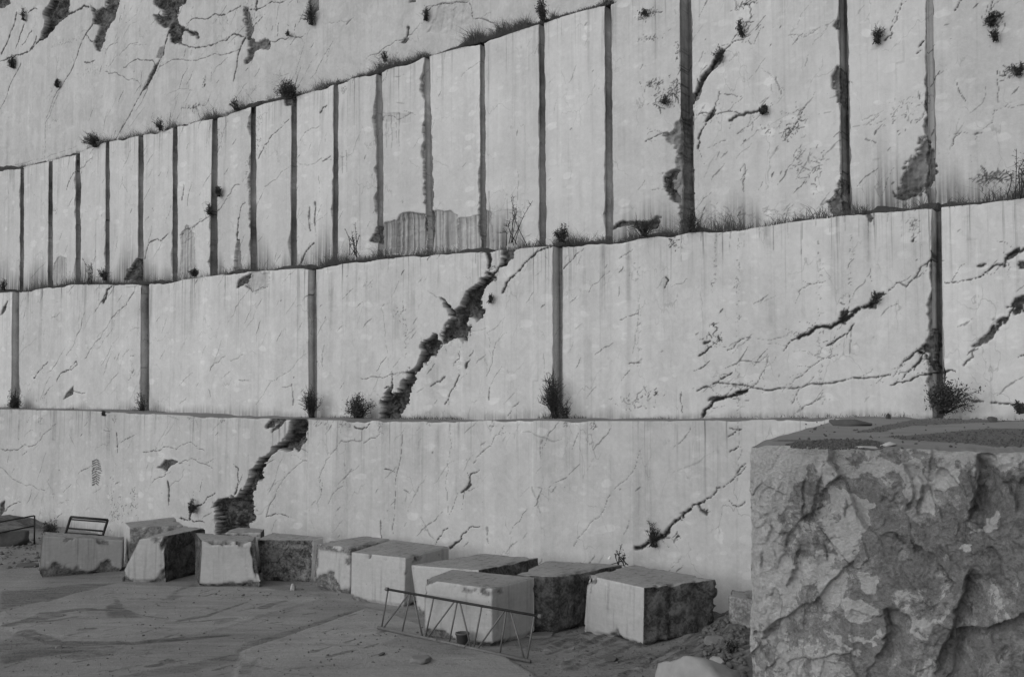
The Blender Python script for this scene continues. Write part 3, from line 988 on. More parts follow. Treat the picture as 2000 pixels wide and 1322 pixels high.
b2.crack([(1150, 570), (1190, 530)], 1.5, 1, 0.6)
b2.crack([(1298, 562), (1305, 548), (1300, 542)], 3, 3)
b2.crack([(1560, 570), (1590, 555), (1612, 550)], 2, 1.2, 0.7, branches=2)
b2.crack([(1640, 590), (1652, 595)], 3, 1, 0.8)
b2.speckle(1316, 478, 8, 14, 26, (0.05, 0.16), (0.6, 1))
b2.patch([(1694, 422), (1700, 416), (1706, 424), (1699, 431)], 0.06, 0.02, 0.02)
b2.speckle(1785, 440, 8, 30, 30, (0.04, 0.14), (0.4, 0.8))
b2.crack([(1782, 472), (1785, 465)], 4, 3)
b2.crack([(1735, 568), (1752, 552), (1770, 560), (1788, 540), (1800, 520), (1820, 508)], 2.5, 3, 0.85, 0.1, branches=4)
b2.crack([(1810, 520), (1822, 505), (1818, 490)], 3, 2, 0.9)
b2.patch([(1800, 685), (1806, 672), (1815, 668), (1822, 640), (1826, 660), (1824, 690), (1830, 725), (1820, 715), (1812, 692)], 0.2, 0.06, 0.04)
b2.crack([(1800, 680), (1780, 695), (1765, 705), (1758, 715)], 5, 2, 0.95, branches=2)
b2.crack([(1805, 688), (1790, 712), (1775, 725), (1762, 740)], 4, 2, 0.95, branches=3)
b2.crack([(1800, 700), (1785, 722)], 5, 3)
b2.crack([(1745, 735), (1755, 720), (1772, 702)], 1.5, 1, 0.7)
b2.chip_groove(4, -1, [(480, 720), (690, 810)], 0.16)
b2.chip_groove(4, 1, [(700, 800)], 0.22)
b2.crack([(1842, 728), (1852, 724), (1865, 725)], 5, 2)
b2.crack([(1845, 552), (1880, 548), (1910, 543), (1930, 530), (1940, 520), (1960, 515)], 2, 4, 0.95, 0.1, branches=4)
b2.crack([(1910, 520), (1925, 516)], 6, 4)
b2.crack([(1960, 522), (1975, 495), (2010, 478)], 5, 5, 0.95, branches=4)
b2.patch([(1968, 502), (1978, 490), (1994, 484), (1988, 494)], 0.08, 0.03, 0.03)
b2.patch([(1988, 516), (1996, 510), (2010, 512), (2005, 524), (1992, 522)], 0.08, 0.03, 0.03)
b2.patch([(1902, 678), (1915, 662), (1932, 652), (1945, 640), (1949, 648), (1938, 660), (1930, 664), (1918, 670)], 0.12, 0.04, 0.03)
b2.patch([(1951, 640), (1955, 628), (1966, 622), (1962, 634)], 0.12, 0.04, 0.03)
b2.patch([(1974, 605), (1988, 590), (2004, 580), (2004, 610), (1990, 616), (1984, 602)], 0.12, 0.04, 0.04)
b2.crack([(1962, 630), (1972, 612), (1980, 600)], 5, 3)
b2.crack([(1882, 715), (1888, 705), (1900, 698), (1898, 690), (1905, 678)], 4, 2, 0.9)
b2.crack([(1885, 780), (1905, 785), (1920, 784)], 6, 3, 0.9, branches=2)
b2.crack([(1935, 786), (1960, 788), (1982, 790)], 4, 3, 0.9)
b2.crack([(1990, 697), (2010, 690)], 3, 2)
for i in range(5):
    b2.chip_groove(i, -1, [(G2[i][2], 800)], 0.045, 0.08, 0.35)
    b2.chip_groove(i, 1, [(G2[i][2], 800)], 0.035, 0.06, 0.25)
b2.chip_groove(0, -1, [(745, 805)], 0.10)
b2.chip_groove(0, 1, [(740, 805)], 0.22)
b2.chip_groove(1, -1, [(725, 805)], 0.28)
b2.chip_groove(2, -1, [(755, 808)], 0.12)
b2.chip_groove(3, -1, [(750, 812)], 0.14)
for x in list(range(1370, 1790, 28)) + [640, 700, 760, 1110, 1330, 120, 330, 380, 440, 930]:
    yy = np.interp(x, [p[0] for p in TOP2], [p[1] for p in TOP2])
    L = b2.rng.uniform(15, 70)
    b2.crack([(x, yy + 2), (x + b2.rng.uniform(-2, 2), yy + L)], b2.rng.uniform(1.5, 4), 1, b2.rng.uniform(0.2, 0.5), 0.02, 0.0)
for x, y0, y1, n in ((1200, 420, 0, 0), (1600, 470, 800, 60), (1440, 470, 810, 70), (1245, 520, 720, 30), (1395, 470, 600, 25), (1660, 450, 560, 20)):
    for _ in range(n):
        b2.speckle(x, b2.rng.uniform(y0, y1), 5, 5, 1, (0.03, 0.12), (0.25, 0.7))
b2.random_cracks(70, -3, 14, (0.5, 1.2), (0.3, 2.0), (0.15, 0.5))
b2.random_cracks(130, 14, 46, (0.4, 1.1), (0.2, 1.3), (0.15, 0.6))
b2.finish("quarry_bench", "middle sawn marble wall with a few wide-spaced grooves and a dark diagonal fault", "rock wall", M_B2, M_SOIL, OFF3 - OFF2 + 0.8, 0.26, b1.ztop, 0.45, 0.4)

# --- upper, closely grooved bench
G3 = [(40, 46.5, 338, 38.5, 45.5, 568, 0.6), (95.5, 102, 318, 93.5, 102, 562, 0.6), (148.5, 156, 300, 148.5, 156.5, 555, 0.6), (207, 213, 280, 206, 214, 552, 0.6),
      (270.5, 279, 268, 270, 279, 548, 0.6), (338, 346, 250, 337, 346, 545, 0.6), (415, 424, 232, 410, 423, 542, 0.6), (490.5, 499, 210, 489, 500, 525, 0.6),
      (569.5, 578.5, 190, 568.5, 578, 520, 0.6), (651.5, 659.5, 163, 650.5, 659.5, 490, 0.6), (735, 745.5, 145, 738.5, 748.5, 480, 0.45, 0.14), (829, 838, 112, 833, 843, 480, 0.45, 0.14),
      (937.5, 945.5, 82, 938.5, 948, 475, 0.6), (1053.5, 1062, 45, 1054, 1066, 460, 0.45), (1181.5, 1192.5, 8, 1183, 1196, 452, 0.6), (1328, 1349, 0, 1332, 1356, 455, 0.55),
      (1638.5, 1653, 0, 1646, 1661, 420, 0.55), (1809.5, 1821, 0, 1815, 1827, 408, 0.14, 0.04)]
b3 = Bench(OFF3, TOP3, 9.3, -10.0, 47.5, 0.028, 0.028, G3, 37)
b3.gx = [43, 98, 152, 210, 275, 342, 418, 495, 574, 655, 740, 834, 942, 1058, 1188, 1340, 1649, 1817]
for i, sp in {0: [(350, 570)], 1: [(500, 565)], 2: [(300, 555)], 3: [(430, 550)], 5: [(430, 545)], 6: [(380, 545)], 7: [(210, 525)], 8: [(440, 520)],
              9: [(300, 490)], 10: [(140, 480)], 11: [(112, 480)], 12: [(300, 475)], 13: [(380, 460)], 14: [(375, 450)], 15: [(180, 330)], 16: [(120, 200), (330, 420)],
              17: [(120, 400)]}.items():
    b3.chip_groove(i, -1, sp, 0.22 if i in (6, 7, 10, 11) else 0.15)
b3.chip_groove(11, 1, [(200, 480)], 0.12)
b3.chip_groove(2, 1, [(320, 555)], 0.1)
b3.chip_groove(6, 1, [(470, 545)], 0.06)
for i in range(len(G3)):
    yt, yb = max(-40, G3[i][2] - 5), G3[i][5]
    b3.chip_groove(i, -1, [(yt, yb)], 0.055, 0.10, 0.45)
    b3.chip_groove(i, 1, [(yt, yb)], 0.045, 0.08, 0.35)
b3.patch([(1350, 180), (1338, 236), (1300, 268), (1318, 282), (1324, 290), (1330, 310), (1318, 318), (1328, 332), (1300, 342), (1300, 355), (1312, 385),
          (1318, 395), (1330, 400), (1336, 440), (1352, 460), (1354, 300)], 0.16, 0.06, 0.05, 0.55)
b3.patch([(1298, 345), (1312, 335), (1325, 333), (1310, 350), (1316, 375), (1324, 395), (1312, 392), (1303, 372)], 0.08, 0.06, 0.04, 1.0)
b3.patch([(1639, 128), (1630, 140), (1631, 165), (1635, 190), (1644, 206), (1646, 180)], 0.15, 0.05, 0.03, 0.9)
b3.patch([(1637, 36), (1629, 48), (1638, 54)], 0.1, 0.03, 0.02)
b3.patch([(1646, 350), (1634, 375), (1614, 395), (1622, 412), (1650, 425)], 0.14, 0.05, 0.06, 0.85)
b3.patch([(1812, 268), (1806, 285), (1795, 300), (1772, 318), (1772, 345), (1752, 385), (1770, 392), (1800, 378), (1826, 342), (1824, 300)], 0.14, 0.07, 0.06, 0.75)
b3.patch([(1752, 388), (1775, 372), (1800, 370), (1780, 388)], 0.06, 0.04, 0.03, 1.0)
b3.patch([(1196, 445), (1210, 436), (1240, 432), (1265, 434), (1288, 424), (1280, 442), (1255, 450), (1235, 438), (1205, 446)], 0.12, 0.04, 0.03, 1.0)
b3.patch([(244, 545), (262, 510), (278, 505), (272, 545)], 0.2, 0.06, 0.05)
b3.patch([(555, 190), (565, 188), (572, 206), (556, 206)], 0.12, 0.05, 0.02)
b3.patch([(725, 470), (735, 455), (742, 435), (748, 480)], 0.12, 0.05, 0.03)
# scalloped, stained zone low on the wall
b3.patch([(750, 495), (750, 435), (765, 433), (776, 432), (780, 420), (800, 415), (830, 420), (830, 495)], 0.06, 0.02, 0.02, 0.0, stn=0.75)
b3.patch([(778, 495), (778, 426), (790, 416), (826, 419), (830, 430), (832, 495)], 0.06, 0.02, 0.02, 0.0, stn=0.55)
b3.patch([(834, 495), (834, 414), (850, 414), (878, 411), (892, 424), (894, 495)], 0.06, 0.02, 0.02, 0.0, stn=0.6)
b3.patch([(894, 490), (894, 426), (915, 426), (935, 420), (940, 490)], 0.06, 0.02, 0.02, 0.0, stn=0.55)
b3.patch([(946, 490), (948, 412), (960, 416), (962, 490)], 0.06, 0.02, 0.02, 0.0, stn=0.8)
b3.patch([(963, 490), (962, 418), (1000, 410), (1020, 415), (1020, 480)], 0.03, 0.01, 0.03, 0.0, stn=0.3)
b3.patch([(353, 545), (355, 455), (365, 440), (378, 460), (385, 545)], 0.04, 0.02, 0.03, 0.0, stn=0.5)
b3.patch([(455, 540), (462, 470), (467, 470), (470, 540)], 0.2, 0.03, 0.02, 0.6)
b3.patch([(102, 560), (105, 515), (118, 498), (128, 505), (130, 560)], 0.03, 0.02, 0.03, 0.0, stn=0.4)
b3.patch([(745, 235), (750, 222), (775, 222), (800, 224), (802, 240)], 0.03, 0.01, 0.02, 0.0, stn=0.15)
b3.crack([(745, 235), (752, 225), (800, 222)], 1.5, 1, 0.7)
for x, yb in ((754, 232), (763, 226), (774, 223), (779, 222), (604, 402), (615, 396), (955, 375), (948, 378), (990, 380), (652, 300), (668, 298), (676, 295)):
    b3.crack([(x, yb), (x + 1, yb + 40 + 8 * (x % 4))], 3, 1.5, 0.4, 0.03)
b3.crack([(603, 405), (605, 450)], 5, 4, 0.8, 0.05)
b3.crack([(614, 396), (614, 440)], 5, 4, 0.8, 0.05)
b3.crack([(462, 468), (464, 440), (468, 415), (478, 395)], 5, 1.5, 0.9)
b3.crack([(580, 525), (592, 500), (612, 475)], 5, 3, 0.9, branches=2)
b3.crack([(282, 505), (290, 475), (298, 470), (330, 455)], 3, 2, 0.85, branches=3)
b3.crack([(350, 460), (375, 445), (405, 425), (440, 390), (480, 345)], 2.5, 1.5, 0.75, branches=3)
b3.crack([(420, 330), (430, 280), (445, 235)], 2, 1, 0.6, branches=2)
b3.crack([(130, 370), (148, 335), (165, 325), (185, 300)], 2.5, 1.5, 0.75, branches=2)
b3.crack([(505, 310), (530, 265), (565, 232)], 2.5, 1.5, 0.8, branches=4)
b3.crack([(585, 275), (600, 255), (625, 245)], 1.5, 1, 0.6)
b3.crack([(624, 220), (630, 210), (638, 206)], 4, 2, 0.9)
b3.crack([(515, 365), (560, 330), (640, 312), (690, 295)], 1.4, 1, 0.55, branches=2)
b3.crack([(630, 315), (645, 305)], 3, 2, 0.8)
b3.crack([(355, 390), (358, 360)], 4, 2, 0.7)
b3.crack([(60, 545), (72, 530), (90, 510)], 1.5, 1, 0.5)
b3.crack([(900, 150), (940, 115)], 1, 1, 0.5)
b3.speckle(505, 270, 8, 50, 30, (0.05, 0.18), (0.5, 1))
b3.speckle(480, 350, 6, 40, 16, (0.05, 0.18), (0.5, 1))
b3.speckle(420, 280, 10, 40, 14, (0.05, 0.14), (0.5, 0.9))
b3.speckle(670, 178, 8, 10, 14, (0.05, 0.14), (0.5, 0.9))
b3.speckle(107, 412, 4, 5, 8, (0.05, 0.2), (0.8, 1))
# right part
b3.patch([(1352, 195), (1362, 182), (1372, 150), (1390, 128), (1400, 108), (1413, 96), (1412, 110), (1402, 128), (1386, 145), (1372, 168), (1366, 190), (1356, 205)], 0.1, 0.04, 0.03, 0.95)
b3.crack([(1352, 200), (1372, 155), (1388, 135), (1415, 98)], 6, 5, 1.0, 0.08, 0.08, 5)
b3.crack([(1365, 170), (1362, 155)], 4, 2)
b3.crack([(1415, 98), (1432, 82), (1452, 78)], 3, 2, 0.8, branches=2)
b3.crack([(1362, 290), (1366, 265), (1382, 235), (1396, 210), (1405, 180)], 5, 2, 0.95, branches=3)
b3.patch([(1379, 236), (1386, 222), (1398, 212), (1394, 226)], 0.08, 0.03, 0.03)
b3.crack([(1360, 225), (1385, 222), (1420, 218), (1455, 225)], 2, 2, 0.85, branches=3)
b3.crack([(1424, 236), (1440, 226), (1460, 220), (1492, 216)], 5, 5, 0.95, 0.12, branches=5)
b3.crack([(1440, 262), (1465, 245), (1485, 225)], 2, 1, 0.75, branches=2)
b3.crack([(1535, 270), (1550, 250), (1568, 215), (1575, 205)], 3, 1.5, 0.85, branches=6)
b3.speckle(1540, 258, 20, 24, 40, (0.06, 0.2), (0.6, 1))
b3.speckle(1500, 250, 30, 20, 20, (0.05, 0.16), (0.5, 0.9))
b3.crack([(1515, 150), (1522, 170), (1526, 185)], 2, 1, 0.7, branches=3)
b3.crack([(1380, 290), (1400, 280), (1418, 275)], 1.5, 1, 0.6)
b3.crack([(1425, 120), (1440, 105)], 1.5, 1, 0.5)
b3.crack([(1446, 335), (1454, 320), (1454, 350)], 2, 1, 0.8)
b3.crack([(1455, 340), (1452, 375)], 3, 2, 0.6)
b3.crack([(1510, 300), (1520, 290), (1500, 340), (1497, 370)], 3, 2, 0.3)
b3.crack([(1540, 70), (1580, 68), (1600, 55), (1628, 40)], 1.4, 1, 0.5, branches=4)
b3.speckle(1450, 12, 24, 12, 34, (0.06, 0.2), (0.6, 1))
b3.speckle(1452, 60, 14, 24, 40, (0.06, 0.2), (0.7, 1))
b3.speckle(1590, 330, 30, 40, 30, (0.08, 0.24), (0.4, 0.9))
b3.speckle(1560, 320, 10, 40, 20, (0.08, 0.24), (0.4, 0.8))
b3.speckle(1262, 30, 18, 12, 50, (0.06, 0.2), (0.7, 1))
b3.speckle(1270, 75, 26, 14, 30, (0.05, 0.16), (0.5, 0.9))
b3.speckle(1295, 195, 22, 22, 90, (0.06, 0.22), (0.6, 1))
b3.speckle(1275, 165, 22, 10, 40, (0.06, 0.2), (0.6, 1))
b3.speckle(1318, 180, 10, 30, 50, (0.06, 0.2), (0.6, 1))
b3.speckle(1322, 100, 4, 30, 20, (0.05, 0.16), (0.5, 0.9))
b3.crack([(1260, 276), (1282, 265), (1300, 258)], 2.5, 2, 0.85, branches=3)
b3.crack([(1272, 372), (1300, 370)], 1.5, 1, 0.6)
b3.crack([(1740, 75), (1752, 40), (1762, 0)], 3, 1.2, 0.9, branches=3)
b3.crack([(1728, 80), (1740, 70)], 4, 2)
b3.crack([(1795, 92), (1805, 80)], 4, 3)
b3.crack([(1800, 98), (1790, 105)], 2, 2)
b3.crack([(1820, 150), (1850, 135)], 1.2, 1, 0.5)
b3.crack([(1685, 235), (1720, 220), (1690, 245), (1730, 232)], 1.5, 1, 0.5, branches=4)
b3.crack([(1690, 272), (1712, 280)], 3, 2, 0.7)
b3.crack([(1790, 240), (1808, 215), (1812, 180)], 2, 1, 0.7, branches=4)
b3.speckle(1770, 220, 40, 40, 36, (0.06, 0.2), (0.3, 0.8))
b3.crack([(1938, 240), (1942, 215), (1975, 200)], 1.5, 1, 0.7, branches=2)
b3.crack([(1950, 200), (1952, 140)], 2, 1, 0.7)
b3.crack([(1860, 285), (1865, 268), (1878, 258)], 2.5, 1, 0.8, branches=2)
b3.crack([(1905, 262), (1918, 260)], 4, 2, 0.8)
b3.speckle(1935, 350, 36, 16, 70, (0.1, 0.3), (0.5, 0.95))
b3.speckle(1975, 140, 20, 14, 60, (0.08, 0.25), (0.7, 1))
b3.speckle(1938, 40, 18, 14, 40, (0.08, 0.25), (0.7, 1))
b3.crack([(1925, 45), (1935, 20), (1940, 0)], 3, 1.5, 0.9, branches=3)
b3.crack([(1865, 20), (1878, 0)], 3, 2, 0.9)
b3.crack([(1645, 200), (1652, 260)], 2, 1.5, 0.4)
for x in range(1380, 1660, 22):
    b3.speckle(x, 418, 8, 14, 8, (0.08, 0.3), (0.2, 0.5))
b3.random_cracks(120, -3, 18, (0.7, 1.4), (0.2, 1.4), (0.15, 0.5))
b3.random_cracks(50, 18, 30, (0.7, 1.4), (0.2, 1.2), (0.1, 0.4))
b3.random_cracks(200, 30, 46, (0.6, 1.3), (0.2, 1.2), (0.15, 0.6))
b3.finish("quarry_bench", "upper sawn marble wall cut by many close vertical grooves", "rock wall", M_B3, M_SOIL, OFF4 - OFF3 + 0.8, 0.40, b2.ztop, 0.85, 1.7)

# --- topmost bench
b4 = Bench(OFF4, TOP4, 15.0, -14.0, 40.0, 0.034, 0.034, [], 51)
b4.patch([(100, -30), (135, -30), (133, 25), (130, 32), (108, 50), (104, 60), (90, 72), (78, 78), (86, 50), (86, 20), (98, 5)], 0.36, 0.17, 0.055)
b4.crack([(78, 76), (62, 95), (30, 108), (0, 120)], 5, 2.5, 0.95, branches=3)
b4.crack([(105, 45), (125, 32), (150, 20), (172, 14)], 6, 4, 0.95, branches=4)
b4.patch([(176, 10), (190, 22), (205, 14), (212, -30), (240, -30), (232, 8), (224, 30), (212, 50), (204, 62), (202, 85), (196, 102), (188, 96), (183, 82), (194, 60), (195, 48), (181, 48), (182, 25)], 0.18, 0.10, 0.05)
b4.crack([(180, 48), (168, 65), (158, 85), (140, 135), (122, 165), (110, 180), (90, 230)], 4, 1.5, 0.85, 0.05, branches=5)
b4.crack([(166, 68), (180, 82)], 3, 3)
b4.patch([(298, 10), (310, -30), (372, -30), (362, 2), (348, 18), (346, 40), (356, 52), (372, 60), (386, 62), (390, 74), (380, 66), (360, 58), (355, 70), (352, 84), (332, 80), (330, 52), (312, 48), (300, 28), (322, 32), (318, 16)], 0.18, 0.10, 0.05)
b4.crack([(332, 48), (322, 85), (315, 110), (305, 130), (295, 150), (278, 175), (262, 205), (240, 245), (222, 275)], 4, 2, 0.95, 0.04, branches=5)
b4.patch([(292, 145), (300, 130), (308, 122), (304, 136), (296, 152), (284, 172), (278, 176)], 0.1, 0.04, 0.03)
b4.patch([(318, 92), (320, 105), (312, 114), (306, 112), (312, 95)], 0.08, 0.03, 0.03, 0.6)
b4.crack([(305, 130), (280, 118), (240, 132)], 2.5, 1.5, 0.8)
b4.crack([(310, 130), (360, 118), (420, 105), (470, 95)], 2, 2.2, 0.75, 0.06, branches=2)
b4.crack([(352, 85), (368, 92), (395, 92), (440, 80), (475, 72)], 3, 3.5, 0.9, 0.08, branches=4)
b4.crack([(362, 48), (400, 38), (440, 28), (470, 12)], 2, 3, 0.9, 0.08, branches=6)
b4.crack([(475, 20), (500, 18), (540, 5), (560, 0)], 3, 2, 0.9)
b4.crack([(500, 20), (503, -10)], 6, 5)
b4.patch([(476, 12), (485, 18), (489, 40), (494, 62), (492, 74), (500, 86), (520, 76), (530, 80), (526, 92), (508, 98), (498, 104), (494, 116), (482, 124), (480, 118), (488, 105), (486, 80), (482, 60)], 0.12, 0.06, 0.05, 0.9)
b4.crack([(478, 75), (470, 90), (462, 130), (455, 158)], 5, 3, 0.95, 0.05)
b4.crack([(520, 85), (550, 75), (590, 72)], 3, 1.5, 0.9, branches=4)
b4.crack([(400, 165), (398, 170)], 4, 2)
b4.patch([(-30, -20), (22, -20), (18, 10), (0, 18), (-30, 20)], 0.2, 0.08, 0.05)
b4.crack([(32, 25), (28, 45), (12, 85), (2, 104)], 5, 5, 0.95, 0.05, branches=3)
b4.crack([(46, 48), (38, 70), (30, 95)], 4, 2, 0.9, branches=2)
b4.crack([(62, 60), (50, 80), (42, 88)], 3, 2, 0.8)
b4.crack([(70, 70), (64, 90), (58, 98)], 4, 3)
b4.crack([(40, 125), (22, 160), (12, 190), (0, 212)], 3, 2, 0.85, 0.05)
b4.crack([(115, 180), (105, 200), (98, 225), (88, 240), (88, 280), (85, 310)], 1.8, 1, 0.7, 0.04, branches=3)
b4.crack([(55, 25), (72, 18)], 3, 2, branches=2)
b4.crack([(205, 105), (215, 88), (228, 84)], 2, 1, 0.7)
b4.crack([(205, 140), (240, 150), (272, 166)], 1.8, 1.2, 0.7, branches=3)
b4.crack([(230, 110), (262, 85), (285, 88)], 1.5, 1, 0.6, branches=3)
b4.crack([(165, 122), (185, 118)], 4, 2, 0.8, branches=3)
b4.crack([(0, 328), (90, 308), (150, 285)], 1, 1, 0.45, 0.04)
b4.crack([(330, 250), (332, 215)], 4, 1, 0.8)
b4.speckle(375, 210, 24, 8, 44, (0.08, 0.25), (0.6, 1))
b4.speckle(130, 82, 30, 5, 34, (0.05, 0.2), (0.4, 0.8))
b4.speckle(180, 140, 40, 20, 40, (0.05, 0.2), (0.2, 0.6))
b4.speckle(398, 160, 3, 10, 12, (0.08, 0.25), (0.7, 1))
b4.speckle(520, 165, 60, 14, 20, (0.05, 0.2), (0.3, 0.7))
b4.patch([(795, 72), (796, 52), (799, 52), (798, 66)], 0.08, 0.02, 0.01)
b4.patch([(785, 82), (790, 74), (798, 76), (792, 82)], 0.08, 0.02, 0.02)
b4.crack([(720, 110), (760, 90), (810, 60), (830, 40)], 1.8, 1.2, 0.75, branches=4)
b4.crack([(838, 20), (845, 12), (860, 8), (868, 6), (915, 3), (920, 20), (922, 36), (945, 38), (965, 45)], 2, 2, 0.85, 0.06, branches=1)
b4.patch([(840, 60), (862, 8), (916, 4), (921, 36), (930, 70)], 0.05, 0.02, 0.03, 0.0, stn=0.06)
for x in (868, 887, 905):
    b4.crack([(x, 6), (x - 9, 60)], 5, 4, 0.18, 0.02, 0.03)
b4.crack([(640, 45), (690, 35)], 1, 1, 0.5)
b4.crack([(676, 48), (686, 38)], 3, 1.5, 0.7)
b4.patch([(796, -20), (815, -20), (810, 4), (800, 5)], 0.15, 0.05, 0.03)
b4.patch([(600, -10), (612, -20), (622, -20), (620, 20), (612, 30)], 0.08, 0.04, 0.03, 0.8)
b4.random_cracks(260, -2, 14, (0.5, 1.4), (0.3, 2.4), (0.2, 0.7))
b4.random_cracks(60, 12, 30, (0.3, 1.2), (0.3, 1.5), (0.12, 0.45))
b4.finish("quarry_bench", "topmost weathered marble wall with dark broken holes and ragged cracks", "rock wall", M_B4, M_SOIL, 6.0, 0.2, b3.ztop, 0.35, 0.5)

# ------------------------------------------------------------------ ground


def nonuni(lo, a, b, hi, fine, coarse):
    c = list(np.arange(a, b, fine))
    x, st = a, fine
    pre = []
    while x > lo:
        st = min(coarse, st * 1.35)
        x -= st
        pre.append(x)
    x, st = c[-1], fine
    post = []
    while x < hi:
        st = min(coarse, st * 1.35)
        x += st
        post.append(x)
    return np.array(pre[::-1] + c + post)


gx = nonuni(-150, -17, 7, 150, 0.06, 8)
gy = nonuni(-150, 18, 44, 150, 0.06, 8)
GX, GY = np.meshgrid(gx, gy)
DK = np.zeros_like(GX)
LT = np.zeros_like(GX)
HZ = 0.03 * fbm(GX, GY, 0.5, 5, 301) + 0.012 * fbm(GX, GY, 3.5, 4, 305)
grng = np.random.RandomState(5)


def gline(px, w0, w1, arr, st=1.0, rag=0.5, dz=0.0):
    P = [ground(x, y)[:2] for x, y in px]
    pad = max(w0, w1) + 0.4
    Pm = np.array(P)
    c0, c1 = np.searchsorted(gx, [Pm[:, 0].min() - pad, Pm[:, 0].max() + pad])
    r0, r1 = np.searchsorted(gy, [Pm[:, 1].min() - pad, Pm[:, 1].max() + pad])
    X, Y = GX[r0:r1, c0:c1], GY[r0:r1, c0:c1]
    if X.size == 0:
        return
    best = np.zeros_like(X)
    nz = 1 + rag * fbm(X, Y, 1.4, 4, 320 + int(w0 * 100) % 17)
    n = len(P) - 1
    for i in range(n):
        a, b = P[i], P[i + 1]
        d = b - a
        t = np.clip(((X - a[0]) * d[0] + (Y - a[1]) * d[1]) / (d @ d + 1e-9), 0, 1)
        r = np.hypot(X - a[0] - t * d[0], Y - a[1] - t * d[1])
        w = (w0 + (w1 - w0) * (i + t) / n) * 0.5 * nz
        best = np.maximum(best, sstep(1.15, 0.6, r / np.maximum(w, 0.01)))
    arr[r0:r1, c0:c1] = np.maximum(arr[r0:r1, c0:c1], best * st)
    if dz:
        HZ[r0:r1, c0:c1] += best * dz


def gpoly(px, arr, st=1.0, edge=0.25, dz=0.0, soft=0.1):
    P = np.array([ground(x, y)[:2] for x, y in px])
    c0, c1 = np.searchsorted(gx, [P[:, 0].min() - 1, P[:, 0].max() + 1])
    r0, r1 = np.searchsorted(gy, [P[:, 1].min() - 1, P[:, 1].max() + 1])
    X, Y = GX[r0:r1, c0:c1], GY[r0:r1, c0:c1]
    X2 = X + edge * fbm(X, Y, 1.2, 4, 340)
    Y2 = Y + edge * fbm(X + 9, Y, 1.2, 4, 347)
    ins = np.zeros(X.shape, bool)
    dist = np.full(X.shape, 1e9)
    for i in range(len(P)):
        a, b = P[i], P[(i + 1) % len(P)]
        ins ^= ((a[1] > Y2) != (b[1] > Y2)) & (X2 < (b[0] - a[0]) * (Y2 - a[1]) / (b[1] - a[1] + 1e-12) + a[0])
        d = b - a
        t = np.clip(((X2 - a[0]) * d[0] + (Y2 - a[1]) * d[1]) / (d @ d + 1e-9), 0, 1)
        dist = np.minimum(dist, np.hypot(X2 - a[0] - t * d[0], Y2 - a[1] - t * d[1]))
    m = sstep(-soft, soft, np.where(ins, dist, -dist))
    arr[r0:r1, c0:c1] = np.maximum(arr[r0:r1, c0:c1], m * st)
    if dz:
        HZ[r0:r1, c0:c1] += m * dz


# low saw-cut steps in the floor
gpoly([(474, 1272), (560, 1243), (720, 1190), (760, 1200), (980, 1280), (1060, 1330), (455, 1330)], LT, 0.45, 0.04, 0.05, 0.03)
gpoly([(0, 1195), (130, 1165), (230, 1140), (250, 1142), (520, 1150), (640, 1165), (420, 1230), (330, 1250), (200, 1255), (110, 1252), (50, 1240), (0, 1225)], LT, 0.35, 0.08, 0.03, 0.05)
gpoly([(0, 1152), (60, 1150), (170, 1140), (228, 1138), (120, 1168), (0, 1190)], DK, 0.55, 0.1)
gline([(90, 1200), (150, 1192), (205, 1193)], 0.5, 0.4, DK, 1.0, 0.9)
gline([(20, 1222), (60, 1212), (110, 1204)], 0.35, 0.6, DK, 0.9, 0.9)
gline([(55, 1216), (100, 1214), (150, 1206)], 0.3, 0.2, DK, 0.8, 0.9)
gpoly([(206, 1184), (230, 1176), (240, 1190), (278, 1208), (208, 1210)], DK, 0.85, 0.08)
gline([(226, 1172), (238, 1190), (262, 1200), (290, 1206), (330, 1210)], 0.14, 0.1, DK, 0.7, 0.5)
gline([(355, 1212), (400, 1205), (440, 1192), (484, 1177)], 0.22, 0.12, DK, 0.95, 0.6)
gline([(325, 1218), (390, 1215), (450, 1208)], 0.14, 0.16, DK, 0.7, 0.6)
gline([(430, 1215), (455, 1209)], 0.3, 0.3, DK, 0.7, 0.7)
gline([(515, 1187), (532, 1180), (556, 1174)], 0.35, 0.25, DK, 1.0, 0.7)
gpoly([(320, 1172), (345, 1152), (380, 1138), (388, 1145), (352, 1155), (345, 1163), (362, 1166), (335, 1174)], DK, 0.6, 0.1)
gline([(45, 1236), (75, 1246), (110, 1256), (170, 1258), (260, 1256), (330, 1250), (440, 1240)], 0.5, 0.3, DK, 0.75, 0.4)
gpoly([(0, 1278), (60, 1270), (110, 1262), (240, 1262), (150, 1275), (90, 1284), (0, 1300)], DK, 0.6, 0.12)
gpoly([(40, 1234), (60, 1243), (100, 1256), (110, 1266), (60, 1275), (0, 1276), (0, 1250)], DK, 0.45, 0.12)
gpoly([(118, 1285), (160, 1270), (240, 1265), (210, 1282), (150, 1290)], DK, 0.5, 0.15)
gline([(160, 1232), (180, 1231)], 0.3, 0.25, DK, 0.8)
gline([(292, 1300), (312, 1298)], 0.25, 0.2, DK, 1.0)
gline([(318, 1291), (332, 1289)], 0.2, 0.2, DK, 1.0)
gline([(250, 1322), (330, 1310), (430, 1290), (470, 1278)], 0.5, 0.7, DK, 0.5, 0.9)
gpoly([(462, 1268), (476, 1255), (540, 1235), (640, 1205), (715, 1187), (700, 1196), (560, 1243), (474, 1272), (480, 1300), (510, 1285), (490, 1322), (462, 1322)], DK, 0.55, 0.06)
gline([(640, 1285), (690, 1274)], 0.2, 0.15, DK, 0.7, 0.8)
gline([(480, 1300), (560, 1318), (600, 1322)], 0.05, 0.05, DK, 0.8, 0.3)
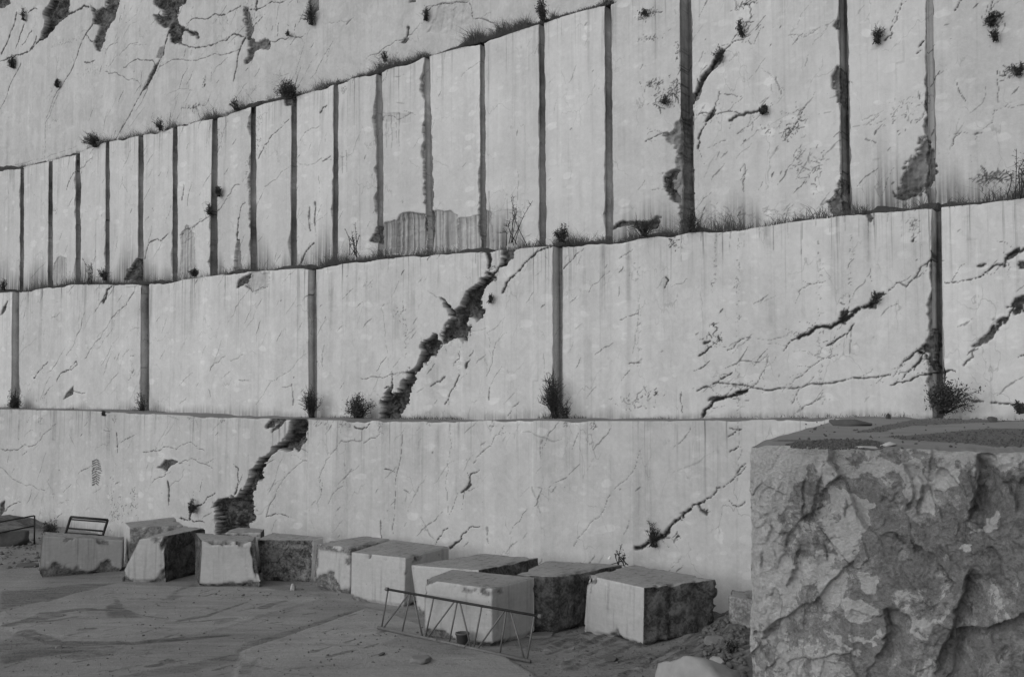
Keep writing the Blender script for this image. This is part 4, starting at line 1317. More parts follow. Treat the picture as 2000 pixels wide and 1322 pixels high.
gpoly([(640, 1165), (690, 1178), (760, 1192), (735, 1205), (690, 1190), (640, 1195), (600, 1188)], DK, 0.35, 0.25)
gpoly([(730, 1262), (800, 1240), (870, 1255), (960, 1275), (1040, 1240), (1160, 1240), (1260, 1270), (1300, 1300), (1280, 1330), (1050, 1330), (1000, 1290), (880, 1285)], DK, 0.4, 0.5)
for _ in range(60):
    x, y = grng.uniform(1040, 1330), grng.uniform(1235, 1320)
    L = grng.uniform(15, 60)
    gline([(x, y), (x + L, y - L * grng.uniform(0.2, 0.5))], grng.uniform(0.08, 0.25), 0.08, DK, grng.uniform(0.5, 1.0), 0.9, grng.uniform(-0.03, 0.05))
for _ in range(90):
    x, y = grng.uniform(0, 760), grng.uniform(1150, 1320)
    L = grng.uniform(8, 45)
    gline([(x, y), (x + L, y - L * grng.uniform(0.1, 0.35))], grng.uniform(0.06, 0.2), 0.06, DK, grng.uniform(0.3, 0.8), 0.9)
gpoly([(0, 1065), (70, 1060), (85, 1075), (75, 1120), (0, 1130)], DK, 0.35, 0.4)
# rubble banks against the walls
for (px_, py_, rx_, ry_, hh) in ((-10, 1044, 2.6, 1.6, 0.75), (1440, 1240, 1.3, 1.3, 0.5), (1470, 1290, 1.5, 2.0, 0.45)):
    c = ground(px_, py_)
    rr = ((GX - c[0]) / rx_) ** 2 + ((GY - c[1]) / ry_) ** 2
    m = np.exp(-rr * 1.4)
    HZ += m * hh * (1 + 0.5 * fbm(GX, GY, 1.6, 5, 333)) + sstep(0.1, 0.5, m) * 0.09 * fbm(GX, GY, 5, 4, 338)
    DK = np.maximum(DK, sstep(0.1, 0.4, m) * 0.85)
tag(mesh_obj("ground", np.stack([GX, GY, HZ], -1).reshape(-1, 3), grid_quads(*GX.shape), M_GROUND, attrs={"dk": DK, "lt": LT}), kind="structure")

# ------------------------------------------------------------------ the rock spur on the right
PB = np.array(wall_xyz(*wall(1640, 818, 0), 0))
ZS = PB[2]
PA = ground(1465, 868, ZS)
PE = ground(2000, 882, ZS)
fd = (PE - PA)[:2]
fd = fd / np.linalg.norm(fd)
fi = np.array([-fd[1], fd[0]])               # into the rock
spur = empty("rock_spur", (PA[0], PA[1], 0), "big rough broken marble block in front at the right, gravel on its flat top", "rock")
spur_rot = math.atan2(fd[1], fd[0])
spur.rotation_euler = (0, 0, spur_rot)


def spur_px(x, y):
    d = ray(x, y)
    t = np.dot(PA[:2] - EYE[:2], fi) / np.dot(d[:2], fi)
    p = EYE + d * t
    return np.array([np.dot(p[:2] - PA[:2], fd), p[2]])


ss = np.concatenate([np.arange(0, 3.6, 0.011), np.arange(3.6, 8.01, 0.06)])
zz = np.concatenate([np.arange(-0.2, 2.3, 0.06), np.arange(2.3, ZS, 0.011), [ZS]])
SS, ZZ = np.meshgrid(ss, zz)
def facets(n, sx, seed, amp, tl, warp, x1=8.3):
    """fracture facets: every cell of a warped Voronoi pattern is a tilted plane"""
    fr = np.random.RandomState(seed)
    cx, cz = fr.uniform(-0.5, x1, n), fr.uniform(1.2 if x1 < 5 else -0.5, 5.6, n)
    cw, t1, t2 = fr.uniform(-amp, amp, n), fr.uniform(-tl, tl, n), fr.uniform(-tl, tl, n)
    X = SS + warp * fbm(SS, ZZ, 1.3 / warp * 0.25, 5, seed + 1)
    Y = ZZ + warp * fbm(SS + 7, ZZ, 1.3 / warp * 0.25, 5, seed + 7)
    rad = 2.4 * math.sqrt((x1 + 0.5) * 5 / n)
    best = np.full(SS.shape, 1e9)
    out = np.zeros(SS.shape)
    for i in range(n):
        c0, c1 = np.searchsorted(ss, [cx[i] - rad, cx[i] + rad])
        r0, r1 = np.searchsorted(zz, [cz[i] - rad, cz[i] + rad])
        if c1 - c0 < 1 or r1 - r0 < 1:
            continue
        w = (slice(r0, r1), slice(c0, c1))
        dx, dz = X[w] - cx[i], Y[w] - cz[i]
        d2 = (dx * sx) ** 2 + dz ** 2
        m = d2 < best[w]
        best[w] = np.where(m, d2, best[w])
        out[w] = np.where(m, cw[i] + t1[i] * dx + t2[i] * dz, out[w])
    return out


frng = np.random.RandomState(8)
D = 0.10 * fbm(SS * 1.1, ZZ * 0.55, 0.8, 4, 401)
D += facets(45, 1.5, 402, 0.030, 0.13, 0.12)
D += facets(420, 1.4, 412, 0.008, 0.15, 0.03) * np.clip(0.6 + 2.5 * fbm(SS, ZZ, 0.9, 3, 416), 0, 1.6)
D += facets(2200, 1.2, 422, 0.003, 0.20, 0.02, 4.2) * np.clip(0.6 + 2.5 * fbm(SS, ZZ, 1.4, 3, 418), 0, 1.5)
D += 0.010 * fbm(SS + 0.2 * fbm(SS, ZZ, 2, 4, 428), ZZ * 0.8, 2.4, 6, 421, ridged=True) + 0.010 * fbm(SS, ZZ, 14, 4, 425)
PALE = np.zeros_like(SS)
SCRK = np.zeros_like(SS)


def spoly(px, val, edge=0.42):
    P = np.array([spur_px(x, y) for x, y in px])
    X2 = SS + edge * fbm(SS, ZZ, 2.8, 7, 431)
    Y2 = ZZ + edge * fbm(SS + 3, ZZ, 2.8, 7, 437)
    ins = np.zeros(SS.shape, bool)
    dist = np.full(SS.shape, 1e9)
    for i in range(len(P)):
        a, b = P[i], P[(i + 1) % len(P)]
        ins ^= ((a[1] > Y2) != (b[1] > Y2)) & (X2 < (b[0] - a[0]) * (Y2 - a[1]) / (b[1] - a[1] + 1e-12) + a[0])
        d = b - a
        t = np.clip(((X2 - a[0]) * d[0] + (Y2 - a[1]) * d[1]) / (d @ d), 0, 1)
        dist = np.minimum(dist, np.hypot(X2 - a[0] - t * d[0], Y2 - a[1] - t * d[1]))
    m = sstep(-0.02, 0.02, np.where(ins, dist, -dist))
    val = val + 0.10
    PALE[:] = np.where(np.abs(val) > 0, PALE * (1 - m) + m * val, PALE)
    return m


def scleft(px, w0, w1, depth, crk=0.0):
    P = frac([spur_px(x, y) for x, y in px], 0.05, frng, 3)
    n = len(P) - 1
    for i in range(n):
        a, b = P[i], P[i + 1]
        wd = w0 + (w1 - w0) * i / n
        d = b - a
        t = np.clip(((SS - a[0]) * d[0] + (ZZ - a[1]) * d[1]) / (d @ d + 1e-9), 0, 1)
        r = np.hypot(SS - a[0] - t * d[0], ZZ - a[1] - t * d[1]) / wd
        m = sstep(1.0, 0.1, r)
        CL[:] = np.maximum(CL, m * depth)
        if crk:
            SCRK[:] = np.maximum(SCRK, sstep(1, 0.5, r * 1.5) * crk)


PALE[:] = 0.0 + 0.24 * sstep(1.5, 0.1, SS) + 0.35 * sstep(0.30, 0.0, ZS - ZZ + 0.25 * fbm(SS, ZZ, 2, 5, 491)) + 0.10 * fbm(SS, ZZ, 0.8, 3, 493)
spoly([(1465, 868), (1580, 880), (1560, 905), (1530, 960), (1540, 1030), (1510, 1075), (1480, 1110), (1455, 1130), (1450, 1000), (1456, 940)], 0.33)
spoly([(1465, 1085), (1545, 1060), (1590, 1110), (1560, 1190), (1520, 1180), (1470, 1220)], 0.25)
spoly([(1590, 1080), (1620, 1075), (1600, 1150), (1570, 1165)], 0.32)
spoly([(1605, 1050), (1618, 1020), (1632, 985), (1665, 975), (1720, 985), (1690, 1045), (1660, 1078), (1625, 1090)], 0.40)
spoly([(1682, 1108), (1706, 1104), (1724, 1122), (1710, 1142), (1686, 1136)], 0.65, 0.25)
spoly([(1588, 1150), (1615, 1140), (1618, 1158), (1590, 1165)], 0.45)
spoly([(1645, 1165), (1670, 1162), (1705, 1195), (1690, 1205), (1660, 1190)], 0.6, 0.2)
spoly([(1625, 1225), (1650, 1228), (1665, 1248), (1645, 1250)], 0.4)
spoly([(1675, 1222), (1690, 1222), (1686, 1238), (1674, 1236)], 0.45)
spoly([(1900, 968), (1950, 972), (1945, 1010), (1920, 1020), (1898, 1015)], 0.42)
spoly([(1890, 1062), (1922, 1064), (1915, 1080), (1898, 1090)], 0.42)
spoly([(1765, 885), (1900, 885), (1885, 920), (1830, 930), (1800, 980), (1770, 930)], 0.22)
spoly([(1575, 880), (1770, 884), (1765, 915), (1700, 925), (1640, 905), (1600, 930)], 0.16)
spoly([(1720, 1185), (1800, 1170), (1870, 1190), (1830, 1230), (1740, 1225)], 0.10)
spoly([(1595, 885), (1612, 890), (1620, 930), (1632, 975), (1622, 975), (1604, 930)], 0.4, 0.2)
CL = np.zeros_like(SS)


def scarp(px, depth, decay, side=1, thin=0.0):
    """an edge of broken-off stone: full depth at the line, running out over `decay` metres on one side"""
    P = [spur_px(x, y) for x, y in px]
    X = SS + 0.10 * fbm(SS, ZZ, 5.0, 6, 481)
    Y = ZZ + 0.10 * fbm(SS + 5, ZZ, 5.0, 6, 487)
    best = np.full(SS.shape, 1e9)
    sgn = np.zeros(SS.shape)
    tp = np.zeros(SS.shape)
    n = len(P) - 1
    for i in range(n):
        a, b = P[i], P[i + 1]
        d = b - a
        t = np.clip(((X - a[0]) * d[0] + (Y - a[1]) * d[1]) / (d @ d + 1e-9), 0, 1)
        r = np.hypot(X - a[0] - t * d[0], Y - a[1] - t * d[1])
        m = r < best
        best = np.where(m, r, best)
        sgn = np.where(m, np.sign((X - a[0]) * d[1] - (Y - a[1]) * d[0]), sgn)
        tp = np.where(m, (i + t) / n, tp)
    taper = sstep(0, 0.2, tp) * sstep(1, 0.8, tp)
    on = (sgn * side > 0)
    CL[:] = CL + on * depth * np.clip(1 - best / (decay * 2.0), 0, 1) * taper * sstep(0.0, 0.010, best)
    if thin:
        SCRK[:] = np.maximum(SCRK, thin * taper * sstep(0.02, 0.006, best))


# lines run downwards on the photo: side +1 = left of travel
scarp([(1925, 882), (1912, 930), (1898, 975), (1886, 1025)], 0.34, 0.16, -1)
scarp([(1890, 1100), (1884, 1150), (1872, 1200), (1850, 1260), (1820, 1340)], 0.26, 0.22, -1)
scarp([(1566, 1070), (1556, 1105), (1538, 1140)], 0.10, 0.09, -1)
scarp([(1735, 1180), (1728, 1230), (1705, 1290)], 0.18, 0.15, -1)
scarp([(1580, 915), (1570, 960), (1562, 1000), (1568, 1030)], 0.04, 0.14, -1, 0.5)
scarp([(1715, 1040), (1780, 1052), (1830, 1095), (1850, 1115), (1872, 1140)], 0.14, 0.22, 1)
scarp([(1800, 940), (1790, 990), (1802, 1015)], 0.12, 0.10, -1)
scarp([(1965, 930), (1975, 970), (1995, 1010)], 0.12, 0.15, -1)
scarp([(1520, 1130), (1530, 1190), (1516, 1250), (1520, 1310)], 0.06, 0.12, 1, 0.5)
scarp([(1495, 1215), (1478, 1255)], 0.10, 0.06, -1)
scarp([(1660, 1190), (1700, 1210), (1740, 1200)], 0.04, 0.15, 1)
scarp([(1770, 900), (1780, 960), (1775, 1000)], 0.08, 0.12, -1)
scarp([(1840, 905), (1870, 925), (1890, 960)], 0.06, 0.15, 1)
scarp([(1930, 1060), (1960, 1090), (1990, 1150)], 0.05, 0.18, 1, 0.3)
for _ in range(50):
    x, y = frng.uniform(1470, 2050), frng.uniform(890, 1330)
    an = frng.uniform(0.9, 2.4) if frng.rand() < 0.75 else frng.uniform(0, 3.1)
    L = frng.uniform(14, 60)
    scarp([(x, y), (x + math.cos(an) * L * 0.5 + 2 * frng.randn() * 4, y + math.sin(an) * L * 0.5), (x + math.cos(an) * L, y + math.sin(an) * L)],
          frng.uniform(0.006, 0.028), frng.uniform(0.03, 0.10), frng.choice([-1, 1]), frng.choice([0, 0, 0.5]))
D += CL
# rounded left corner and top lip
D += 0.10 * sstep(0.16, 0.0, SS) ** 2
lip = sstep(0.16, 0.0, ZS - ZZ)
chip = np.maximum(fbm(SS, ZZ * 0, 2.2, 5, 441), 0)
D += lip * chip * 0.16
ZF = ZZ - sstep(0.06, 0, ZS - ZZ) * chip * 0.10
SX = SS + 0.045 * sstep(0.3, 0, SS) * fbm(ZZ, ZZ * 0, 1.6, 5, 447) - 0.02
SX = np.where(SS < 0.02, SX, SX)
mesh_obj("broken_face", np.stack([SX, D, ZF], -1).reshape(-1, 3), grid_quads(*SS.shape), M_SPUR, spur,
         attrs={"pale": PALE, "crk": SCRK})
# flank that runs back to the bench
PBl = np.array([np.dot(PB[:2] - PA[:2], fd), np.dot(PB[:2] - PA[:2], fi)])
nb = 60
tt = np.linspace(0, 1, nb)
c0 = np.stack([SX[:, 0], D[:, 0], ZF[:, 0]], 1)
bk = np.stack([np.full(len(zz), PBl[0] + 0.2 * (PBl[0] - SX[-1, 0]) * 0.1), np.full(len(zz), PBl[1] + 0.4), ZF[:, 0]], 1)
FL = c0[:, None] * (1 - tt[None, :, None]) + bk[:, None] * tt[None, :, None]
wob = 0.10 * fbm(FL[..., 1], FL[..., 2], 0.8, 4, 451) * sstep(0, 0.08, tt)[None] * sstep(1, 0.9, tt)[None]
FL[..., 0] += wob
mesh_obj("flank", FL.reshape(-1, 3), grid_quads(*FL.shape[:2]), M_SPUR, spur, attrs={"pale": np.zeros(FL.shape[:2]) - 0.1, "crk": np.zeros(FL.shape[:2])})
# flat top: rows from the lip back to the bench line
nt = 150
t2 = np.linspace(0, 1, nt) ** 1.4
lip_x, lip_y = SX[-1], D[-1]
# back line follows the lowest bench's edge (in spur frame)
PR = np.array(wall_xyz(*wall(2500, 805, 0), 0))
PRl = np.array([np.dot(PR[:2] - PA[:2], fd), np.dot(PR[:2] - PA[:2], fi)])
lam = np.clip(ss / ss[-1], 0, 1)
bx = PBl[0] + (PRl[0] - PBl[0]) * lam
by = PBl[1] + (PRl[1] - PBl[1]) * lam + 0.5
TX = lip_x[None] * (1 - t2[:, None]) + bx[None] * t2[:, None]
TY = lip_y[None] * (1 - t2[:, None]) + by[None] * t2[:, None]
TX[:, 0] = c0[-1, 0] * (1 - t2) + bk[-1, 0] * t2
dfl = sstep(0, 0.1, t2)[:, None]
TZ = ZF[-1][None] * (1 - dfl) + ZS * dfl + dfl * 0.015 * fbm(TX, TY, 1.2, 4, 461)
GR = np.zeros_like(TX)


def tpoly(px, val=1.0):
    P = []
    for x, y in px:
        p = ground(x, y, ZS)[:2] - PA[:2]
        P.append([p @ fd, p @ fi])
    P = np.array(P)
    X2 = TX + 0.12 * fbm(TX, TY, 2, 4, 471)
    Y2 = TY + 0.25 * fbm(TX + 4, TY, 2, 4, 474)
    ins = np.zeros(TX.shape, bool)
    for i in range(len(P)):
        a, b = P[i], P[(i + 1) % len(P)]
        ins ^= ((a[1] > Y2) != (b[1] > Y2)) & (X2 < (b[0] - a[0]) * (Y2 - a[1]) / (b[1] - a[1] + 1e-12) + a[0])
    GR[:] = np.maximum(GR, ins * val)


GPOLY = [[(1525, 871), (1560, 862), (1620, 857), (1690, 857), (1730, 866), (1720, 875), (1640, 878), (1560, 876)],
         [(1665, 845), (1720, 832), (1780, 820), (1860, 808), (2050, 812), (2050, 822), (1900, 826), (1780, 832), (1720, 843)],
         [(1725, 852), (1800, 848), (1870, 841), (1930, 836), (2080, 840), (2080, 872), (1950, 872), (1840, 862), (1760, 858)],
         [(1760, 881), (1800, 878), (1850, 880), (1800, 883)], [(1505, 861), (1540, 858), (1580, 859), (1540, 863)]]
for g in GPOLY:
    tpoly(g)
mesh_obj("flat_top", np.stack([TX, TY, TZ], -1).reshape(-1, 3), grid_quads(*TX.shape), M_SPUR_TOP, spur, attrs={"gravel": GR})

# ------------------------------------------------------------------ cut blocks


def lattice_box(b8, h, seed, rough, chips=0.10, res=0.045, sawn_noise=0.006):
    """b8: bottom 4 + top 4 corners.  rough: {side: amplitude}.  sides 0..3 = P0P1, P1P2, P2P3, P3P0; 4 = top"""
    B = np.array(b8, float)
    lu = np.linalg.norm(B[1] - B[0]) / 2 + np.linalg.norm(B[2] - B[3]) / 2
    lv = np.linalg.norm(B[3] - B[0]) / 2 + np.linalg.norm(B[2] - B[1]) / 2
    lw = h
    n = [max(3, int(L / res)) for L in (lu, lv, lw)]
    ids, P = {}, []
    quads, side = [], []

    def vid(i, j, k):
        key = (i, j, k)
        if key not in ids:
            ids[key] = len(P)
            P.append(key)
        return ids[key]
    for s in range(5):
        if s in (0, 2):
            j = 0 if s == 0 else n[1]
            for i in range(n[0]):
                for k in range(n[2]):
                    quads.append([vid(i, j, k), vid(i + 1, j, k), vid(i + 1, j, k + 1), vid(i, j, k + 1)])
                    side.append(s)
        elif s in (1, 3):
            i = n[0] if s == 1 else 0
            for j in range(n[1]):
                for k in range(n[2]):
                    quads.append([vid(i, j, k), vid(i, j + 1, k), vid(i, j + 1, k + 1), vid(i, j, k + 1)])
                    side.append(s)
        else:
            for i in range(n[0]):
                for j in range(n[1]):
                    quads.append([vid(i, j, n[2]), vid(i + 1, j, n[2]), vid(i + 1, j + 1, n[2]), vid(i, j + 1, n[2])])
                    side.append(4)
    K = np.array(P, float)
    u, v, w = K[:, 0] / n[0], K[:, 1] / n[1], K[:, 2] / n[2]

    def quad(c):
        return (c[0] * ((1 - u) * (1 - v))[:, None] + c[1] * (u * (1 - v))[:, None] + c[2] * (u * v)[:, None] + c[3] * ((1 - u) * v)[:, None])
    V = quad(B[:4]) * (1 - w)[:, None] + quad(B[4:]) * w[:, None]
    ctr = B.mean(0)
    amp = np.full(len(V), sawn_noise)
    on = {0: v == 0, 1: u == 1, 2: v == 1, 3: u == 0, 4: w == 1}
    nrm = np.zeros_like(V)
    e = [B[1] - B[0], B[2] - B[1], B[3] - B[2], B[0] - B[3]]
    cen = B[:4].mean(0)
    for s in range(4):
        nn = np.array([e[s][1], -e[s][0], 0])
        nn /= np.linalg.norm(nn)
        if nn @ (B[s] - cen) < 0:
            nn = -nn
        nrm[on[s]] += nn
        if s in rough:
            amp[on[s]] = np.maximum(amp[on[s]], rough[s])
    nrm[on[4]] += [0, 0, 1]
    nrm /= np.linalg.norm(nrm, axis=1)[:, None] + 1e-9
    # edge distance (metres) to the two nearest face planes
    dd = np.sort(np.stack([u * lu, (1 - u) * lu, v * lv, (1 - v) * lv, w * lw, (1 - w) * lw], 1), 1)
    ed = dd[:, 1]
    sh = V + seed * 3.7
    low = fbm3(sh, 0.8, 3, seed)
    mid = fbm3(sh, 3.0, 4, seed + 3)
    hi = fbm3(sh, 9.0, 3, seed + 7)
    edge_keep = 0.35 + 0.65 * sstep(0, 0.12, ed)
    V = V + nrm * (amp * (0.9 * low + 0.7 * mid + 0.35 * hi) * edge_keep)[:, None]
    # chipped arrises
    cn = np.maximum(0.6 * fbm3(sh, 1.7, 3, seed + 11) + 0.6 * fbm3(sh, 5.0, 3, seed + 15), 0)
    pull = (cn * chips * 2.2 * sstep(0.05, 0.3, cn) + 0.010) * sstep(0.20, 0.0, ed)
    dirc = ctr - V
    dirc[:, 2] *= 1.0
    dirc /= np.linalg.norm(dirc, axis=1)[:, None]
    V = V + dirc * pull[:, None]
    # broken patches near the foot and along chips
    foot = sstep(0.10, 0.04, w * lw + 0.75 * fbm3(sh, 1.3, 5, seed + 19) + 0.0)
    brk = np.maximum(sstep(0.22, 0.30, cn) * sstep(0.22, 0.12, ed), foot)
    brk = np.where(on[4] & (ed > 0.02), brk * 0.4, brk)
    V = V + nrm * (-0.05 * foot * (1 - on[4]))[:, None]
    lowv = sstep(0.13, 0.06, w * lw)
    hd = (ctr - V) * np.array([1, 1, 0])
    hd /= np.linalg.norm(hd, axis=1)[:, None] + 1e-9
    V = V + hd * (lowv * np.clip(0.07 + 0.10 * fbm3(sh, 2.0, 3, seed + 23), 0.0, 0.2))[:, None]
    return V, np.array(quads), np.array(side), brk


def corner(c):
    if c[0] == 'v':
        b = ground(c[1], c[2])
        t = at_depth(c[3], c[4], b[1])
    else:
        t = ground(c[1], c[2], c[3])
        b = np.array([t[0], t[1], 0.0])
    return b, t


def block(corners, label, seed, rough, mats=None, chips=0.10, group="cut marble blocks along the foot of the wall", tops=None):
    cs_ = [corner(c) for c in corners]
    B = np.array([c[0] for c in cs_] + [c[1] for c in cs_])
    B[:4, 2] = -0.05
    base = B[:4].mean(0)
    base[2] = 0
    h = B[4:, 2].mean()
    V, q, side, brk = lattice_box(B - base, h, seed, rough, chips)
    ms = [M_BLOCK, M_BLOCK_TOP, M_BROKEN, M_BROKEN_PALE, M_BROKEN_MIX]
    idx = np.zeros(len(q), int)
    idx[side == 4] = 1
    for s in rough:
        idx[side == s] = 2
    for s, m in (mats or {}).items():
        idx[side == s] = m
    o = mesh_obj("stone_block", V, q, ms, mat_idx=idx, attrs={"brk": brk}, loc=base)
    return tag(o, label, "stone block", group)


T = 1.34
block([('v', 73, 1128, 82, 1046), ('v', 238, 1115, 241, 1055), ('t', 243, 1047.5, 0.97), ('t', 86, 1038, 1.28)],
      "long pale block farthest left in the row, in front of the tilted metal frame", 1, {}, {3: 0}, 0.07)
block([('t', 243, 1020, 1.35), ('t', 253, 1030, 1.35), ('t', 358, 1025.5, 1.35), ('t', 340, 1009, 1.35)],
      "block standing behind its neighbours close to the wall, right of the metal frame", 2, {1: 0.05}, {1: 3}, 0.09)
block([('v', 229, 1136, 272, 1053), ('v', 324, 1137, 318, 1047), ('t', 400, 1031, 1.38), ('t', 361, 1026, 1.38)],
      "pale block with sloping left edge and a dark cracked broken right side", 3, {1: 0.08, 0: 0.02}, {0: 0}, 0.20)
block([('v', 388, 1145, 393, 1056), ('v', 513, 1147, 494, 1057), ('t', 500, 1045, 1.36), ('t', 381, 1040, 1.36)],
      "squat pale block that widens towards its foot, dark notched left corner", 4, {3: 0.07, 1: 0.07, 0: 0.02}, {3: 2, 1: 3, 0: 0}, 0.18)
block([('t', 428, 1039.5, 1.36), ('t', 510, 1039.5, 1.36), ('t', 517, 1032, 1.36), ('t', 468, 1028.5, 1.36)],
      "mostly hidden block whose flat top shows behind the squat pale block", 5, {1: 0.04}, None, 0.06)
block([('v', 513, 1135, 501, 1053), ('v', 608, 1137, 612, 1054), ('t', 632, 1048, 1.33), ('t', 533, 1039, 1.33)],
      "grey block with a rough dark broken front, left of the joined pair", 6, {0: 0.09}, {0: 4}, 0.14)
block([('v', 610, 1151, 613, 1060), ('v', 683, 1162, 685, 1069), ('t', 762, 1052, 1.34), ('t', 714, 1046, 1.34)],
      "left block of the close-set pair with smooth pale fronts", 7, {}, None, 0.06)
block([('v', 684, 1172, 686, 1078), ('v', 789, 1186, 793, 1089), ('t', 877, 1067, 1.34), ('t', 766, 1053, 1.34)],
      "right block of the close-set pair, small dark holes on its top", 8, {}, None, 0.09)
block([('v', 817, 1203, 802, 1103), ('t', 935, 1113, T), ('t', 1051, 1089, T), ('t', 944, 1080, T)],
      "wide flat-topped block half hidden behind the front block by the steel truss", 9, {1: 0.05}, None, 0.07)
block([('v', 828, 1249, 829, 1131), ('v', 962, 1264, 961, 1149), ('t', 1044, 1127, 1.33), ('t', 884, 1111, 1.33)],
      "clean-cut pale block standing just behind the steel lattice truss", 10, {}, None, 0.06)
block([('t', 1008, 1122, T), ('t', 1081, 1126, T), ('t', 1215, 1102.5, T), ('t', 1073, 1092, T)],
      "block with dark rough sides between the truss block and the rightmost pale-fronted block", 11, {0: 0.05, 1: 0.07}, None, 0.08)
block([('v', 1139, 1234, 1148, 1123), ('v', 1256, 1262, 1258, 1147), ('v', 1397, 1250, 1402, 1131), ('t', 1240, 1102, 1.33)],
      "rightmost big block of the row, pale chipped front and dark rough right side", 12, {1: 0.10, 0: 0.02}, {0: 0}, 0.18)
block([('t', 1422, 1163, 1.12), ('t', 1470, 1170, 1.12), ('t', 1482, 1152, 1.12), ('t', 1430, 1150, 1.12)],
      "small pale block wedged behind the rubble beside the big rough rock", 13, {0: 0.05}, {0: 3}, 0.10)

# ------------------------------------------------------------------ loose stones


def ico(sub=3):
    import bmesh
    bm = bmesh.new()
    bmesh.ops.create_icosphere(bm, subdivisions=sub, radius=1.0)
    v = np.array([x.co[:] for x in bm.verts])
    f = np.array([[y.index for y in x.verts] for x in bm.faces])
    bm.free()
    return v, f


ICO_V, ICO_F = ico(4)
ICO_S, ICO_SF = ico(2)


def stone_shape(size, seed, small=False, facets=9, flat=False):
    v, f = (ICO_S, ICO_SF) if small else (ICO_V, ICO_F)
    r = np.random.RandomState(seed)
    v = v.copy()
    for _ in range(facets):                  # cut flat facets
        n = r.randn(3)
        n /= np.linalg.norm(n)
        d = r.uniform(0.45, 0.8)
        p = v @ n
        v = v - np.outer(np.maximum(p - d, 0), n)
    if flat:
        v[:, 2] = np.minimum(v[:, 2], 0.55)
    v = v * (1 + 0.16 * fbm3(v + seed, 1.6, 5, 500 + seed % 7) + 0.05 * fbm3(v + seed, 6.0, 3, 520))[:, None]
    v = v * np.array(size)
    v[:, 2] = np.maximum(v[:, 2], -0.35 * size[2])
    return v, f


def stone(p, size, seed, mat, label, cat="stone", group=None, rot=0.0, name="loose_stone", flat=False, small=False):
    v, f = stone_shape(size, seed, small, flat=flat)
    v[:, 2] -= v[:, 2].min()
    o = mesh_obj(name, v, None, mat, tris=f, loc=p)
    o.rotation_euler = (0, 0, rot)
    return tag(o, label, cat, group)


def gz(x, y):
    j = min(max(np.searchsorted(gx, x), 0), len(gx) - 1)
    i = min(max(np.searchsorted(gy, y), 0), len(gy) - 1)
    return HZ[i, j]


def on_floor(px_, py_, sink=0.02):
    p = ground(px_, py_)
    for _ in range(3):
        p = ground(px_, py_, gz(p[0], p[1]))
    p[2] = gz(p[0], p[1]) - sink
    return p


stone(on_floor(1352, 1356), (1.02, 0.8, 0.60), 31, M_STONE_P, "pale boulder cut off by the bottom edge, left of the big rough rock", "boulder", name="boulder", rot=0.2)
stone(on_floor(1402, 1292), (0.22, 0.16, 0.14), 4, M_STONE_L, "small pale stone on the dark rubble above the boulder", rot=0.2, flat=True)
stone(on_floor(30, 1064), (0.62, 0.5, 0.62), 5, M_STONE_D, "dark boulder under the railing at the far left", "boulder", name="boulder", rot=0.3, flat=True)
stone(on_floor(572, 1152), (0.13, 0.12, 0.15), 27, M_STONE_L, "small upright white stone on the floor near the close-set pair of blocks")
stone(on_floor(820, 1291), (0.32, 0.24, 0.13), 7, M_STONE_M, "flat grey stone on the open floor in front of the truss", flat=True)
stone(on_floor(1060, 1241), (0.45, 0.25, 0.08), 8, M_STONE_M, "thin grey flake lying at the foot of the dark rough-sided block", flat=True, rot=0.3)
stone(on_floor(1195, 1288), (0.16, 0.14, 0.10), 9, M_STONE_D, "dark stone in front of the rightmost big block")
stone(on_floor(1395, 1255), (0.22, 0.2, 0.16), 10, M_STONE_M, "grey stone at the right foot of the rightmost big block")
stone(on_floor(745, 1279), (0.10, 0.08, 0.07), 11, M_STONE_D, "small dark stone left of the truss on open floor")
stone(on_floor(1445, 1168), (0.28, 0.22, 0.24), 12, M_STONE_M, "jagged grey stone on the rubble below the small wedged block", rot=0.9)
stone(on_floor(1448, 1215), (0.20, 0.2, 0.36), 13, M_STONE_M, "upright grey splinter of stone on the rubble against the rough rock")
stone(on_floor(116, 1265), (0.10, 0.08, 0.07), 14, M_STONE_M, "small grey stone on the dark curved track at lower left")
stone(ground(1658, 831, ZS), (0.42, 0.28, 0.13), 15, M_STONE_D, "dark flat stone on the flat top of the rough rock, near its back edge", flat=True)
stone(ground(1692, 876, ZS), (0.13, 0.09, 0.03), 16, M_STONE_L, "thin pale flake on the gravel at the front lip of the rough rock", flat=True)
stone(ground(1940, 824, ZS), (0.14, 0.12, 0.10), 17, M_STONE_D, "dark lump on the gravel, right of the groove shrub")
stone(ground(1735, 871, ZS), (0.10, 0.08, 0.05), 18, M_STONE_L, "small pale stone at the right end of the front gravel patch")
stone(ground(1735, 818, ZS), (0.06, 0.06, 0.13), 19, M_STONE_D, "small upright dark stone at the back of the rough rock's flat top")
# dark slab leaning out from behind the left block
p = on_floor(62, 1105)
stone(p, (0.65, 0.35, 0.12), 20, M_STONE_D, "dark flat slab sticking out from behind the left-hand block", flat=True, rot=0.15)


def scatter(name, label, pts, sizes, mat, seed):
    """many tiny stones nobody could count: one object"""
    r = np.random.RandomState(seed)
    base = [stone_shape((1, 1, 0.8), 700 + i, True, 16) for i in range(10)]
    V, Fc, n = [], [], 0
    for p_, s_ in zip(pts, sizes):
        v, f = base[r.randint(10)]
        a = r.uniform(0, 6.28)
        c, s = math.cos(a), math.sin(a)
        w = v * s_ * r.uniform(0.7, 1.3, 3)
        w = np.stack([w[:, 0] * c - w[:, 1] * s, w[:, 0] * s + w[:, 1] * c, w[:, 2]], 1) + p_
        V.append(w)
        Fc.append(f + n)
        n += len(v)
    o = mesh_obj(name, np.concatenate(V), None, mat, tris=np.concatenate(Fc))
    return tag(o, label, "gravel", kind="stuff")


